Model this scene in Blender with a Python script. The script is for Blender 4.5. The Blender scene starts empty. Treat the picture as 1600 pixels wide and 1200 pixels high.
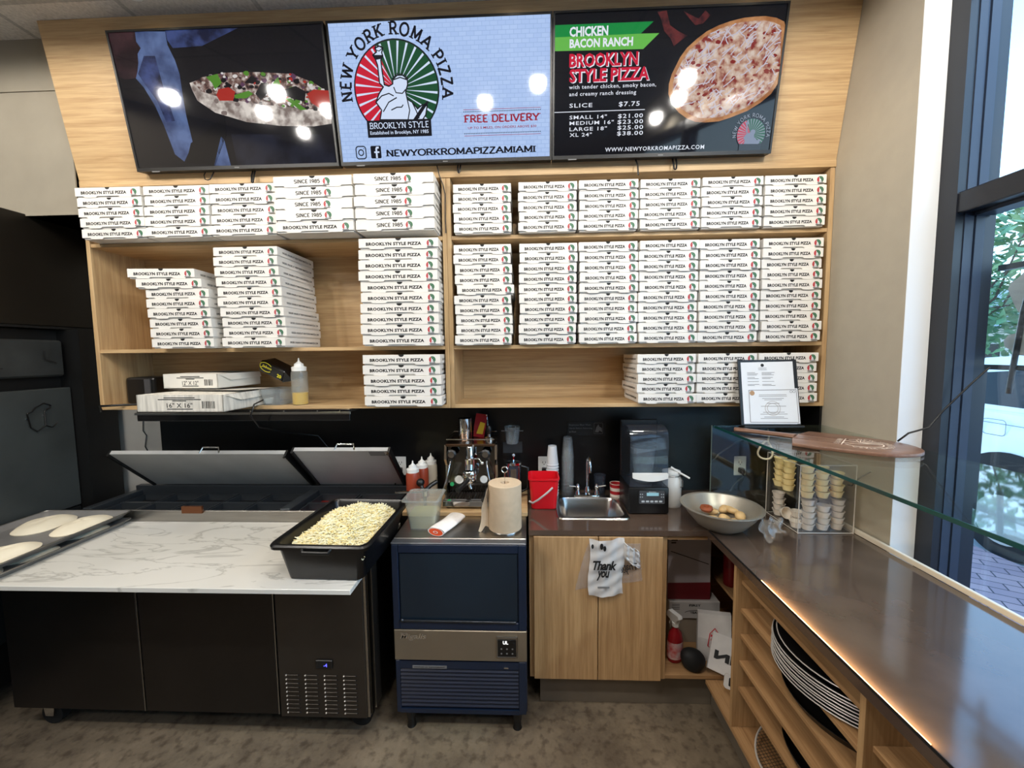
import bpy, bmesh, math, random
from mathutils import Vector, Matrix, Euler
random.seed(7)
PI = math.pi
scene = bpy.context.scene
COL = scene.collection

# ---------------------------------------------------------------- camera
CAM_H = 1.76
cd = bpy.data.cameras.new('camera')
cam = bpy.data.objects.new('camera', cd); COL.objects.link(cam)
cd.sensor_fit = 'HORIZONTAL'; cd.sensor_width = 36.0
cd.lens = 36.0 * 620.0 / 1600.0
cd.clip_start = 0.05; cd.clip_end = 300
R_ = Vector((.99925247, .03713021, -.01076286)); D_ = Vector((-.00786686, -.07727814, -.99697854)); F_ = Vector((-.03784975, .99631794, -.07692828))
U_, B_ = -D_, -F_
cam.matrix_world = Matrix(((R_.x, U_.x, B_.x, 0), (R_.y, U_.y, B_.y, 0), (R_.z, U_.z, B_.z, CAM_H), (0, 0, 0, 1)))
scene.camera = cam

# ---------------------------------------------------------------- view, world, sun, room lights
vs = scene.view_settings
vs.view_transform = 'Standard'; vs.look = 'None'; vs.gamma = 1.0; vs.use_curve_mapping = False
vs.exposure = 0.0
def s2l(c):
    return c / 12.92 if c <= 0.04045 else ((c + 0.055) / 1.055) ** 2.4
def rgb(r, g, b, a=1.0):
    return (s2l(r / 255.0), s2l(g / 255.0), s2l(b / 255.0), a)
w = bpy.data.worlds.new('sky'); scene.world = w; w.use_nodes = True
wn = w.node_tree.nodes; wl = w.node_tree.links; wn.clear()
wo = wn.new('ShaderNodeOutputWorld'); wb = wn.new('ShaderNodeBackground')
wt = wn.new('ShaderNodeTexCoord'); ws = wn.new('ShaderNodeSeparateXYZ'); wr = wn.new('ShaderNodeValToRGB')
wr.color_ramp.elements[0].position = 0.0; wr.color_ramp.elements[0].color = (0.80, 0.93, 1.0, 1)
wr.color_ramp.elements[1].position = 0.55; wr.color_ramp.elements[1].color = (0.24, 0.54, 1.0, 1)
wl.new(wt.outputs['Generated'], ws.inputs[0]); wl.new(ws.outputs['Z'], wr.inputs[0])
wl.new(wr.outputs[0], wb.inputs[0]); wl.new(wb.outputs[0], wo.inputs[0])
wb.inputs[1].default_value = 3.5

def add_light(name, kind, loc, energy, color=(1, 1, 1), size=0.5, size_y=None, rot=(0, 0, 0), **kw):
    l = bpy.data.lights.new(name, kind); l.energy = energy; l.color = color
    if kind == 'AREA':
        l.size = size
        if size_y: l.shape = 'RECTANGLE'; l.size_y = size_y
    elif kind == 'SUN': l.angle = size
    else: l.shadow_soft_size = size
    for k, v in kw.items(): setattr(l, k, v)
    o = bpy.data.objects.new(name, l); COL.objects.link(o); o.location = loc; o.rotation_euler = rot
    return o
sd = Vector((-1.0, 0.45, -0.92))
sun = add_light('sun', 'SUN', (6, -2, 6), 1.0, (1, .96, .90), math.radians(2.0))
sun.rotation_euler = sd.to_track_quat('-Z', 'Y').to_euler()
CEIL = 3.36
LAMPS = [(-2.75, .55), (-1.9, .55), (.10, .55), (1.2, .55), (-2.4, -.1), (-1.8, -.1), (-.35, 0), (1.36, -.1), (-2.6, -1.2), (1.43, -1.0)]
for (lx, ly) in LAMPS:
    add_light('ceiling_lamp', 'SPOT', (lx, ly, CEIL - 0.045), 45, (1, .95, .88), 0.055, spot_size=math.radians(179), spot_blend=0.12)
SPOT_X = (-1.72, -0.62, -0.05, 1.02)
for lx in SPOT_X:
    add_light('downlight_lamp', 'SPOT', (lx, 1.79, CEIL - 0.03), 13, (1, .84, .60), 0.03, spot_size=math.radians(100), spot_blend=0.7)

# ---------------------------------------------------------------- materials
def newmat(name):
    m = bpy.data.materials.new(name); m.use_nodes = True
    return m, m.node_tree.nodes, m.node_tree.links, m.node_tree.nodes['Principled BSDF']
def mat(name, col, rough=0.5, metal=0.0, spec=0.5, emit=None, estr=0.0, noise=0.0, nscale=8.0, bump=0.0, alpha=1.0, trans=0.0, aniso=0.0, coat=0.0, col2=None, stretch=(1, 1, 1)):
    m, n, l, p = newmat(name)
    p.inputs['Base Color'].default_value = col; p.inputs['Roughness'].default_value = rough
    p.inputs['Metallic'].default_value = metal; p.inputs['Specular IOR Level'].default_value = spec
    if emit is not None:
        p.inputs['Emission Color'].default_value = emit; p.inputs['Emission Strength'].default_value = estr
    p.inputs['Alpha'].default_value = alpha; p.inputs['Transmission Weight'].default_value = trans
    p.inputs['Coat Weight'].default_value = coat
    if aniso: p.inputs['Anisotropic'].default_value = aniso
    if noise or bump or col2:
        tc = n.new('ShaderNodeTexCoord'); mp = n.new('ShaderNodeMapping'); mp.inputs['Scale'].default_value = stretch
        nz = n.new('ShaderNodeTexNoise'); nz.inputs['Scale'].default_value = nscale; nz.inputs['Detail'].default_value = 5
        l.new(tc.outputs['Object'], mp.inputs[0]); l.new(mp.outputs[0], nz.inputs['Vector'])
        if noise or col2:
            mx = n.new('ShaderNodeMix'); mx.data_type = 'RGBA'
            c2 = col2 if col2 else tuple(c * (1 - noise) for c in col[:3]) + (1,)
            mx.inputs[6].default_value = col; mx.inputs[7].default_value = c2
            rp = n.new('ShaderNodeValToRGB'); rp.color_ramp.elements[0].position = .35; rp.color_ramp.elements[1].position = .68
            l.new(nz.outputs['Fac'], rp.inputs[0]); l.new(rp.outputs[0], mx.inputs[0]); l.new(mx.outputs[2], p.inputs['Base Color'])
        if bump:
            b = n.new('ShaderNodeBump'); b.inputs['Strength'].default_value = bump; b.inputs['Distance'].default_value = 0.01
            l.new(nz.outputs['Fac'], b.inputs['Height']); l.new(b.outputs[0], p.inputs['Normal'])
    return m
def wood(name, c1, c2, axis, rough=0.45):
    m, n, l, p = newmat(name); p.inputs['Roughness'].default_value = rough
    p.inputs['Specular IOR Level'].default_value = 0.35
    tc = n.new('ShaderNodeTexCoord'); mp = n.new('ShaderNodeMapping')
    s = [26.0, 26.0, 26.0]; s['XYZ'.index(axis)] = 1.3; mp.inputs['Scale'].default_value = s
    nz = n.new('ShaderNodeTexNoise'); nz.inputs['Scale'].default_value = 1.6; nz.inputs['Detail'].default_value = 7; nz.inputs['Roughness'].default_value = .62; nz.inputs['Distortion'].default_value = .5
    rp = n.new('ShaderNodeValToRGB'); rp.color_ramp.elements[0].position = .33; rp.color_ramp.elements[0].color = c2
    rp.color_ramp.elements[1].position = .62; rp.color_ramp.elements[1].color = c1
    mp2 = n.new('ShaderNodeMapping'); s2 = [90.0, 90.0, 90.0]; s2['XYZ'.index(axis)] = 3.0; mp2.inputs['Scale'].default_value = s2
    n2 = n.new('ShaderNodeTexNoise'); n2.inputs['Scale'].default_value = 2.0; n2.inputs['Detail'].default_value = 3
    mx = n.new('ShaderNodeMix'); mx.data_type = 'RGBA'; mx.blend_type = 'MULTIPLY'; mx.inputs[0].default_value = .45
    r2 = n.new('ShaderNodeValToRGB'); r2.color_ramp.elements[0].position = .3; r2.color_ramp.elements[0].color = (.66, .60, .54, 1); r2.color_ramp.elements[1].position = .55; r2.color_ramp.elements[1].color = (1, 1, 1, 1)
    l.new(tc.outputs['Object'], mp.inputs[0]); l.new(mp.outputs[0], nz.inputs['Vector']); l.new(nz.outputs['Fac'], rp.inputs[0])
    l.new(tc.outputs['Object'], mp2.inputs[0]); l.new(mp2.outputs[0], n2.inputs['Vector']); l.new(n2.outputs['Fac'], r2.inputs[0])
    l.new(rp.outputs[0], mx.inputs[6]); l.new(r2.outputs[0], mx.inputs[7]); l.new(mx.outputs[2], p.inputs['Base Color'])
    return m
def clear(name, tint, gloss=0.5, rough=0.03, haze=0.0, hazecol=(1, 1, 1, 1)):
    m = bpy.data.materials.new(name); m.use_nodes = True; n = m.node_tree.nodes; l = m.node_tree.links; n.clear()
    o = n.new('ShaderNodeOutputMaterial'); t = n.new('ShaderNodeBsdfTransparent'); t.inputs[0].default_value = tint
    g = n.new('ShaderNodeBsdfGlossy'); g.inputs['Roughness'].default_value = rough
    fr = n.new('ShaderNodeFresnel'); ge = n.new('ShaderNodeNewGeometry'); mi_ = n.new('ShaderNodeMapRange')
    mi_.inputs[3].default_value = 1.5; mi_.inputs[4].default_value = 1 / 1.5                                   # thin sheet: no total internal reflection
    l.new(ge.outputs['Backfacing'], mi_.inputs[0]); l.new(mi_.outputs[0], fr.inputs['IOR'])
    mu = n.new('ShaderNodeMath'); mu.operation = 'MULTIPLY'; mu.inputs[1].default_value = gloss; l.new(fr.outputs[0], mu.inputs[0])
    mx = n.new('ShaderNodeMixShader'); l.new(mu.outputs[0], mx.inputs[0]); l.new(g.outputs[0], mx.inputs[2])
    if haze > 0:
        d = n.new('ShaderNodeBsdfDiffuse'); d.inputs[0].default_value = hazecol
        m2 = n.new('ShaderNodeMixShader'); m2.inputs[0].default_value = haze
        l.new(t.outputs[0], m2.inputs[1]); l.new(d.outputs[0], m2.inputs[2]); l.new(m2.outputs[0], mx.inputs[1])
    else: l.new(t.outputs[0], mx.inputs[1])
    l.new(mx.outputs[0], o.inputs[0])
    return m
def screen(name, col, strength=1.0, rough=.045):
    return mat(name, (0.004, 0.004, 0.005, 1), rough, 0, .5, emit=col, estr=strength)

OAK1, OAK2 = rgb(202, 171, 127), rgb(176, 143, 101)
WX = wood('oak_grain_across', OAK1, OAK2, 'X'); WZ = wood('oak_grain_upright', OAK1, OAK2, 'Z'); WY = wood('oak_grain_deep', OAK1, OAK2, 'Y')
WZD = wood('oak_shaded_upright', rgb(188, 152, 108), rgb(160, 124, 84), 'Z'); WYD = wood('oak_shaded_deep', rgb(178, 140, 98), rgb(150, 112, 74), 'Y'); WXD = wood('oak_shaded_across', rgb(178, 140, 98), rgb(150, 112, 74), 'X')  # low cabinets' oak darkened: weaker light near the floor put into colour
WALNUT = wood('walnut_board', rgb(128, 96, 78), rgb(96, 66, 52), 'X', .3)
CARD = mat('white_card', rgb(226, 223, 217), .62, noise=.03, nscale=30)
CARDIN = mat('grey_card', rgb(150, 145, 138), .8)
INK = mat('black_ink', rgb(18, 18, 18), .6); RED = mat('red_ink', rgb(190, 40, 50), .55); GREEN = mat('green_ink', rgb(40, 110, 70), .55); GREYINK = mat('grey_ink', rgb(120, 120, 120), .6)
WHITE = mat('white_plastic', rgb(232, 232, 228), .35); PAPER = mat('white_paper', rgb(222, 226, 230), .7, noise=.06, nscale=6)
BLACKP = mat('black_plastic', rgb(14, 14, 15), .38); BLACKM = mat('black_matte', rgb(10, 10, 11), .7); RUBBER = mat('black_rubber', rgb(12, 12, 12), .8)
STEEL = mat('brushed_steel', rgb(176, 172, 166), .33, 1.0, noise=.12, nscale=3, stretch=(1, 30, 60), aniso=.4)
STEELD = mat('dark_steel', rgb(82, 76, 70), .38, .8, noise=.25, nscale=2.5)
STEELL = mat('lid_steel', rgb(184, 184, 182), .5, .2, noise=.15, nscale=5)
CHROME = mat('chrome', rgb(225, 225, 225), .07, 1.0)
SINKM = mat('sink_steel', rgb(185, 182, 178), .24, 1.0)
NAVY = mat('navy_plastic', rgb(19, 33, 55), .4, noise=.1); NAVYD = mat('navy_door', rgb(22, 36, 48), .32, noise=.12)
REDP = mat('red_plastic', rgb(205, 16, 30), .33)
COUNTER = mat('dark_worktop', rgb(86, 70, 60), .11, noise=.22, nscale=9, spec=1.0)
GLASSC = clear('clear_glass', (.93, .98, .96, 1), 1.0); GLASSW = clear('window_glass', (.90, .97, 1.0, 1), .9)
GLASSE = mat('green_glass_edge', rgb(20, 70, 66), .15, spec=.6)
ACRYL = clear('acrylic', (.985, .98, .97, 1), .7, .03, .025, (.9, .88, .85, 1)); PCUP = clear('clear_plastic', (.88, .90, .90, 1), 1.0, .06, .10, (.8, .85, .88, 1))
SMOKE = clear('smoked_plastic', (.74, .79, .86, 1), 1.3, .05, .06, (.30, .36, .46, 1))
FROST = clear('frosted_plastic', (.88, .88, .85, 1), .8, .18, .16, (.82, .84, .80, 1))
BACKSPL = mat('black_laminate', rgb(15, 15, 17), .28)
PLASTER = mat('beige_plaster', rgb(172, 164, 148), .85, noise=.05, nscale=14, bump=.05)
PLGREY = mat('grey_panel', rgb(150, 142, 126), .8, noise=.12, nscale=5)
# ---------------------------------------------------------------- mesh builder
class MB:
    def __init__(s): s.bm = bmesh.new(); s.M = Matrix.Identity(4)
    def v(s, p): return s.bm.verts.new(s.M @ Vector(p))
    def face(s, vs_, mi=0):
        try: f = s.bm.faces.new(vs_); f.material_index = mi; return f
        except ValueError: return None
    def poly(s, pts, mi=0): return s.face([s.v(p) for p in pts], mi)
    def box(s, x0, x1, y0, y1, z0, z1, mi=0, bev=0.0, seg=1):
        c = [s.v((x, y, z)) for z in (z0, z1) for y in (y0, y1) for x in (x0, x1)]
        fs = [s.face([c[i] for i in q], mi) for q in ((0, 2, 3, 1), (4, 5, 7, 6), (0, 1, 5, 4), (2, 6, 7, 3), (0, 4, 6, 2), (1, 3, 7, 5))]
        if bev > 0:
            es = list({e for f in fs for e in f.edges})
            r = bmesh.ops.bevel(s.bm, geom=es, offset=bev, segments=seg, profile=.5, affect='EDGES')
            for f in r['faces']: f.material_index = mi
        return s
    def bx(s, c, sz, mi=0, bev=0.0, rot=None, seg=1):
        o = s.M
        s.M = o @ Matrix.Translation(c) @ (Euler(rot).to_matrix().to_4x4() if rot else Matrix.Identity(4))
        s.box(-sz[0] / 2, sz[0] / 2, -sz[1] / 2, sz[1] / 2, -sz[2] / 2, sz[2] / 2, mi, bev, seg); s.M = o
        return s
    def loft(s, rings, mi=0, closed=True, cap0=False, cap1=False):
        R = [[s.v(p) for p in r] for r in rings]
        n = len(R[0])
        for a, b in zip(R[:-1], R[1:]):
            for i in range(n if closed else n - 1):
                j = (i + 1) % n; s.face([a[i], a[j], b[j], b[i]], mi)
        if cap0: s.face(R[0][::-1], mi)
        if cap1: s.face(R[-1], mi)
        return s
    def lathe(s, prof, c=(0, 0, 0), seg=24, mi=0, cap0=True, cap1=True, sx=1, sy=1):
        rings = [[(c[0] + r * sx * math.cos(2 * PI * i / seg), c[1] + r * sy * math.sin(2 * PI * i / seg), c[2] + z) for i in range(seg)] for r, z in prof]
        return s.loft(rings, mi, True, cap0, cap1)
    def tube(s, pts, r, seg=8, mi=0, closed=False, r1=None, caps=True):
        P = [Vector(p) for p in pts]; n = len(P); rings = []; up = None
        for i in range(n):
            if closed: t = P[(i + 1) % n] - P[i - 1]
            else: t = P[min(i + 1, n - 1)] - P[max(i - 1, 0)]
            t.normalize()
            if up is None:
                up = Vector((0, 0, 1)) if abs(t.z) < .9 else Vector((1, 0, 0))
            a = t.cross(up)
            if a.length < 1e-5: a = t.cross(Vector((0, 1, 0)))
            a.normalize(); b = a.cross(t).normalized(); up = b
            rr = r if r1 is None else r + (r1 - r) * i / (n - 1)
            rings.append([P[i] + (a * math.cos(2 * PI * k / seg) + b * math.sin(2 * PI * k / seg)) * rr for k in range(seg)])
        if closed: rings.append(rings[0]); caps = False
        return s.loft(rings, mi, True, caps, caps)
    def cyl(s, p0, p1, r0, r1=None, seg=20, mi=0):
        return s.tube([p0, p1], r0, seg, mi, False, r1)
    def prism(s, pts, fr, t, mi=0, mi_side=None):
        """pts: 2D outline, fr(u,v,w)->3D, extruded from w=0 to w=t"""
        a = [s.v(fr(u, v, 0)) for u, v in pts]; b = [s.v(fr(u, v, t)) for u, v in pts]; n = len(pts)
        s.face(a[::-1], mi); s.face(b, mi); ms = mi if mi_side is None else mi_side
        for i in range(n): s.face([a[i], a[(i + 1) % n], b[(i + 1) % n], b[i]], ms)
        return s
    def sphere(s, c, r, mi=0, seg=16, rings=10, sc=(1, 1, 1)):
        pr = []
        for k in range(rings + 1):
            a = -PI / 2 + PI * k / rings
            pr.append([(c[0] + sc[0] * r * max(math.cos(a), 1e-3) * math.cos(2 * PI * i / seg), c[1] + sc[1] * r * max(math.cos(a), 1e-3) * math.sin(2 * PI * i / seg), c[2] + sc[2] * r * math.sin(a)) for i in range(seg)])
        return s.loft(pr, mi, True, True, True)
    def grid(s, fn, nu, nv, mi=0, mif=None):
        g = [[s.v(fn(i / nu, j / nv)) for i in range(nu + 1)] for j in range(nv + 1)]
        for j in range(nv):
            for i in range(nu):
                s.face([g[j][i], g[j][i + 1], g[j + 1][i + 1], g[j + 1][i]], mi if mif is None else mif(i / nu, j / nv))
        return s
    def text(s, geo, fr, mi=0):
        vs_, fs = geo
        V = [s.v(fr(u, v)) for u, v in vs_]
        for f in fs: s.face([V[i] for i in f], mi)
        return s
    def build(s, name, mats, parent=None, loc=None, rot=None, smooth=None, norm=True):
        if norm: bmesh.ops.recalc_face_normals(s.bm, faces=s.bm.faces[:])
        me = bpy.data.meshes.new(name); s.bm.to_mesh(me); s.bm.free()
        for m in (mats if isinstance(mats, (list, tuple)) else [mats]): me.materials.append(m)
        if smooth:
            me.polygons.foreach_set('use_smooth', [True] * len(me.polygons)); me.set_sharp_from_angle(angle=math.radians(smooth))
        o = bpy.data.objects.new(name, me); COL.objects.link(o)
        if parent: o.parent = parent
        if loc: o.location = loc
        if rot: o.rotation_euler = rot
        return o
def tag(o, label, cat, group=None, kind=None):
    o['label'] = label; o['category'] = cat
    if group: o['group'] = group
    if kind: o['kind'] = kind
    return o
def thing(name, label, cat, loc=(0, 0, 0), rot=(0, 0, 0), group=None):
    o = bpy.data.objects.new(name, None); COL.objects.link(o); o.location = loc; o.rotation_euler = rot; o.empty_display_size = .05
    return tag(o, label, cat, group)
def part(name, mb, mats, parent, smooth=None, label=None):
    """mesh given in WORLD coordinates, parented to an unrotated thing"""
    q = parent; off = Vector((0, 0, 0))
    while q: off += q.location; q = q.parent
    bmesh.ops.translate(mb.bm, verts=mb.bm.verts[:], vec=-off)
    o = mb.build(name, mats, parent, smooth=smooth)
    if label: o['label'] = label
    return o
def lpart(name, mb, mats, parent, smooth=None, label=None):
    o = mb.build(name, mats, parent, smooth=smooth)
    if label: o['label'] = label
    return o
def solo(name, label, cat, mb, mats, base, group=None, smooth=None, kind=None):
    bmesh.ops.translate(mb.bm, verts=mb.bm.verts[:], vec=-Vector(base))
    o = mb.build(name, mats, None, base, smooth=smooth)
    return tag(o, label, cat, group, kind)
def struct(name, mb, mats, smooth=None, label=None, cat=None, parent=None):
    o = mb.build(name, mats, parent, smooth=smooth)
    if not parent:
        o['kind'] = 'structure'; o['label'] = label; o['category'] = cat
    return o
def copy_tree(o, loc=None, rot=None, label=None, group=None, parent=None):
    c = o.copy(); COL.objects.link(c)
    if parent: c.parent = parent
    if loc is not None: c.location = loc
    if rot is not None: c.rotation_euler = rot
    if label: c['label'] = label
    if group: c['group'] = group
    for ch in list(o.children): copy_tree(ch, parent=c)
    return c
def rrect(x0, x1, y0, y1, r, n=4):
    o = []
    for cx, cy, a in ((x1 - r, y1 - r, 0), (x0 + r, y1 - r, 90), (x0 + r, y0 + r, 180), (x1 - r, y0 + r, 270)):
        for k in range(n + 1):
            t = math.radians(a + 90 * k / n); o.append((cx + r * math.cos(t), cy + r * math.sin(t)))
    return o
def XZ(y, eps=0): return lambda u, v, w=0: (u, y - w, v)        # facing -Y
def XY(z): return lambda u, v, w=0: (u, v, z + w)
def YZ(x): return lambda u, v, w=0: (x - w, u, v)                # facing -X
ORD = ['topmost', 'second from top', 'third from top', 'fourth from top', 'fifth from top', 'sixth from top', 'seventh from top', 'eighth from top', 'ninth from top', 'tenth from top', 'eleventh from top', 'twelfth from top']
NTH = ['first', 'second', 'third', 'fourth', 'fifth', 'sixth', 'seventh', 'eighth', 'ninth', 'tenth']
# ---------------------------------------------------------------- lettering
_tc = {}
def font_geo(t, bold=0.0, spacing=1.0, shear=0.0):
    k = (t, bold, spacing, shear)
    if k not in _tc:
        cu = bpy.data.curves.new('t', 'FONT'); cu.body = t; cu.size = 1.0; cu.offset = bold; cu.space_character = spacing; cu.resolution_u = 2; cu.shear = shear
        ob = bpy.data.objects.new('t', cu); COL.objects.link(ob)
        dg = bpy.context.evaluated_depsgraph_get(); dg.update()
        me = bpy.data.meshes.new_from_object(ob.evaluated_get(dg))
        vs_ = [(q.co.x, q.co.y) for q in me.vertices]; fs = [tuple(p.vertices) for p in me.polygons]
        bpy.data.objects.remove(ob); bpy.data.curves.remove(cu); bpy.data.meshes.remove(me)
        _tc[k] = (vs_, fs)
    return _tc[k]
def arc(cx, cy, rx, ry, a0, a1, n=10):
    return [(cx + rx * math.cos(math.radians(a0 + (a1 - a0) * i / n)), cy + ry * math.sin(math.radians(a0 + (a1 - a0) * i / n))) for i in range(n + 1)]
def _bowl(x, y0, y1, w): return [(x, y1), (x + w * .5, y1)] + arc(x + w * .5, (y0 + y1) / 2, w * .5, (y1 - y0) / 2, 90, -90, 8) + [(x, y0)]
SL = {'A': (.82, [[(0, 0), (.41, 1), (.82, 0)], [(.16, .36), (.66, .36)]]), 'B': (.68, [[(.1, 0), (.1, 1)], _bowl(.1, .52, 1, .5), _bowl(.1, 0, .52, .56)]),
 'C': (.72, [arc(.42, .5, .40, .5, 50, 310, 14)]), 'D': (.76, [[(.1, 0), (.1, 1)], _bowl(.1, 0, 1, .62)]), 'E': (.62, [[(.1, 0), (.1, 1)], [(.1, 1), (.6, 1)], [(.1, .5), (.46, .5)], [(.1, 0), (.6, 0)]]),
 'F': (.6, [[(.1, 0), (.1, 1)], [(.1, 1), (.6, 1)], [(.1, .5), (.46, .5)]]), 'I': (.2, [[(.1, 0), (.1, 1)]]), 'K': (.74, [[(.1, 0), (.1, 1)], [(.66, 1), (.14, .42)], [(.28, .56), (.7, 0)]]),
 'L': (.6, [[(.1, 0), (.1, 1)], [(.1, 0), (.58, 0)]]), 'M': (.92, [[(.1, 0), (.1, 1), (.46, .2), (.82, 1), (.82, 0)]]), 'N': (.78, [[(.1, 0), (.1, 1), (.68, 0), (.68, 1)]]),
 'O': (.84, [arc(.42, .5, .40, .5, 0, 360, 20)]), 'P': (.64, [[(.1, 0), (.1, 1)], _bowl(.1, .45, 1, .54)]), 'R': (.72, [[(.1, 0), (.1, 1)], _bowl(.1, .48, 1, .52), [(.36, .48), (.7, 0)]]),
 'S': (.6, [arc(.3, .75, .27, .25, 30, 265, 10) + arc(.3, .25, .28, .25, 85, -150, 10)]), 'T': (.7, [[(.35, 0), (.35, 1)], [(0, 1), (.7, 1)]]),
 'U': (.76, [[(.1, 1), (.1, .3)] + arc(.38, .3, .28, .3, 180, 360, 10) + [(.66, 1)]]), 'V': (.76, [[(0, 1), (.38, 0), (.76, 1)]]), 'W': (1.06, [[(0, 1), (.27, 0), (.53, .9), (.79, 0), (1.06, 1)]]),
 'Y': (.76, [[(0, 1), (.38, .46), (.76, 1)], [(.38, .46), (.38, 0)]]), 'Z': (.64, [[(.05, 1), (.6, 1), (.04, 0), (.62, 0)]]),
 '1': (.36, [[(.06, .8), (.2, 1), (.2, 0)]]), '9': (.6, [arc(.3, .7, .25, .3, 0, 360, 14), arc(.1, .7, .45, .7, 0, -75, 8)]), '8': (.6, [arc(.3, .75, .23, .25, 0, 360, 12), arc(.3, .26, .27, .26, 0, 360, 12)]),
 '5': (.6, [[(.54, 1), (.12, 1), (.08, .56)] + arc(.28, .32, .28, .32, 110, -150, 10)])}
def _split(ln, wd):
    out, cur = [], [ln[0]]
    for i in range(1, len(ln)):
        cur.append(ln[i])
        if i < len(ln) - 1:
            a, m, c = ln[i - 1], ln[i], ln[i + 1]; d1 = (m[0] - a[0], m[1] - a[1]); d2 = (c[0] - m[0], c[1] - m[1]); l1 = math.hypot(*d1) or 1; l2 = math.hypot(*d2) or 1
            if (d1[0] * d2[0] + d1[1] * d2[1]) / (l1 * l2) < .45:
                k = wd * .32; cur[-1] = (m[0] + d1[0] / l1 * k, m[1] + d1[1] / l1 * k); out.append(cur); cur = [(m[0] - d2[0] / l2 * k, m[1] - d2[1] / l2 * k)]
    out.append(cur); return out
def stroke_geo(lines, wd, serif):
    vs_, fs = [], []
    def quad(a, b, c, d):
        k = len(vs_); vs_.extend([a, b, c, d]); fs.append((k, k + 1, k + 2, k + 3))
    for src in lines:
      for ln in _split(src, wd):
        n = len(ln); L, Rr = [], []
        for i, (x, y) in enumerate(ln):
            a = ln[max(i - 1, 0)]; b = ln[min(i + 1, n - 1)]
            if i == 0 or i == n - 1: dx, dy = b[0] - a[0], b[1] - a[1]
            else:
                d1 = (x - a[0], y - a[1]); d2 = (b[0] - x, b[1] - y); l1 = math.hypot(*d1) or 1; l2 = math.hypot(*d2) or 1
                dx, dy = d1[0] / l1 + d2[0] / l2, d1[1] / l1 + d2[1] / l2
                if math.hypot(dx, dy) < .35: dx, dy = d1
            l = math.hypot(dx, dy) or 1; nx, ny = -dy / l * wd / 2, dx / l * wd / 2
            L.append((x + nx, y + ny)); Rr.append((x - nx, y - ny))
        for i in range(n - 1): quad(L[i], L[i + 1], Rr[i + 1], Rr[i])
      if serif:
            ln = src
            for (x, y), (x2, y2) in ((ln[0], ln[1]), (ln[-1], ln[-2])):
                if abs(y2 - y) > .25 and (abs(y) < .02 or abs(y - 1) < .02):
                    sw = wd * 1.05; yy = .045 if y < .5 else .955
                    quad((x - sw, yy - .055), (x + sw, yy - .055), (x + sw, yy + .055), (x - sw, yy + .055))
    return vs_, fs
def slab_geo(t, wd=.15, gap=.16, serif=True):
    vs_, fs = [], []; x = 0
    for ch in t:
        if ch == ' ': x += .42; continue
        wdt, ln = SL[ch]; g = stroke_geo(ln, wd, serif); k = len(vs_)
        vs_.extend([(a + x, b) for a, b in g[0]]); fs.extend([tuple(i + k for i in f) for f in g[1]])
        x += wdt + gap
    return vs_, fs
def fit(geo, x0, x1, y0, y1):
    xs = [p[0] for p in geo[0]]; ys = [p[1] for p in geo[0]]
    ax, bx_, ay, by = min(xs), max(xs), min(ys), max(ys)
    return [(x0 + (p[0] - ax) / (bx_ - ax) * (x1 - x0), y0 + (p[1] - ay) / (by - ay) * (y1 - y0)) for p in geo[0]], geo[1]
def arc_text(t, cx, cy, r, a0, a1, h, wd=.13, serif=True):
    """letters set round a circle, from angle a0 to a1 (degrees, clockwise)"""
    ws_ = [.42 if c == ' ' else SL[c][0] + .2 for c in t]; tot = sum(ws_); vs_, fs = [], []; acc = 0
    for c, wdt in zip(t, ws_):
        m = (acc + wdt / 2) / tot; acc += wdt
        if c == ' ': continue
        a = math.radians(a0 + (a1 - a0) * m); g = stroke_geo(SL[c][1], wd, serif); k = len(vs_)
        sw = abs(math.radians(a1 - a0)) * r / tot
        for u, v in g[0]:
            lu = (u - SL[c][0] / 2) * sw; rr = r + v * h
            vs_.append((cx + rr * math.cos(a) + lu * math.sin(a), cy + rr * math.sin(a) - lu * math.cos(a)))
        fs.extend([tuple(i + k for i in f) for f in g[1]])
    return vs_, fs
def emblem(mb, cx, cy, r, fr, rays=True, mi=(0, 1, 2, 3), big=False):
    """round emblem: red left, green right, white rays, figure, dark base.  mi = red, green, dark, white"""
    def F(e): return lambda u, v: fr(u, v, e)
    n = 40; a0, a1 = -52, 232; e = .00025
    ring = [(cx + r * 1.03 * math.cos(math.radians(a0 + (a1 - a0) * i / n)), cy + r * 1.03 * math.sin(math.radians(a0 + (a1 - a0) * i / n))) for i in range(n + 1)]
    mb.poly([fr(u, v, e) for u, v in ring], mi[2])
    for lo, hi, k in ((a0, 116, 1), (116, a1, 0)):
        seg = [(cx + r * math.cos(math.radians(lo + (hi - lo) * i / 20)), cy + r * math.sin(math.radians(lo + (hi - lo) * i / 20))) for i in range(21)]
        mb.poly([fr(u, v, 2 * e) for u, v in ([(cx, cy - .1 * r)] + seg)], mi[k])
    if rays:
        for i in range(22):
            a = math.radians(a0 + 8 + (a1 - a0 - 16) * i / 21); d = math.radians(1.5)
            mb.poly([fr(cx + .15 * r * math.cos(a), cy + .15 * r * math.sin(a), 3 * e), fr(cx + .985 * r * math.cos(a - d), cy + .985 * r * math.sin(a - d), 3 * e), fr(cx + .985 * r * math.cos(a + d), cy + .985 * r * math.sin(a + d), 3 * e)], mi[3])
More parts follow.
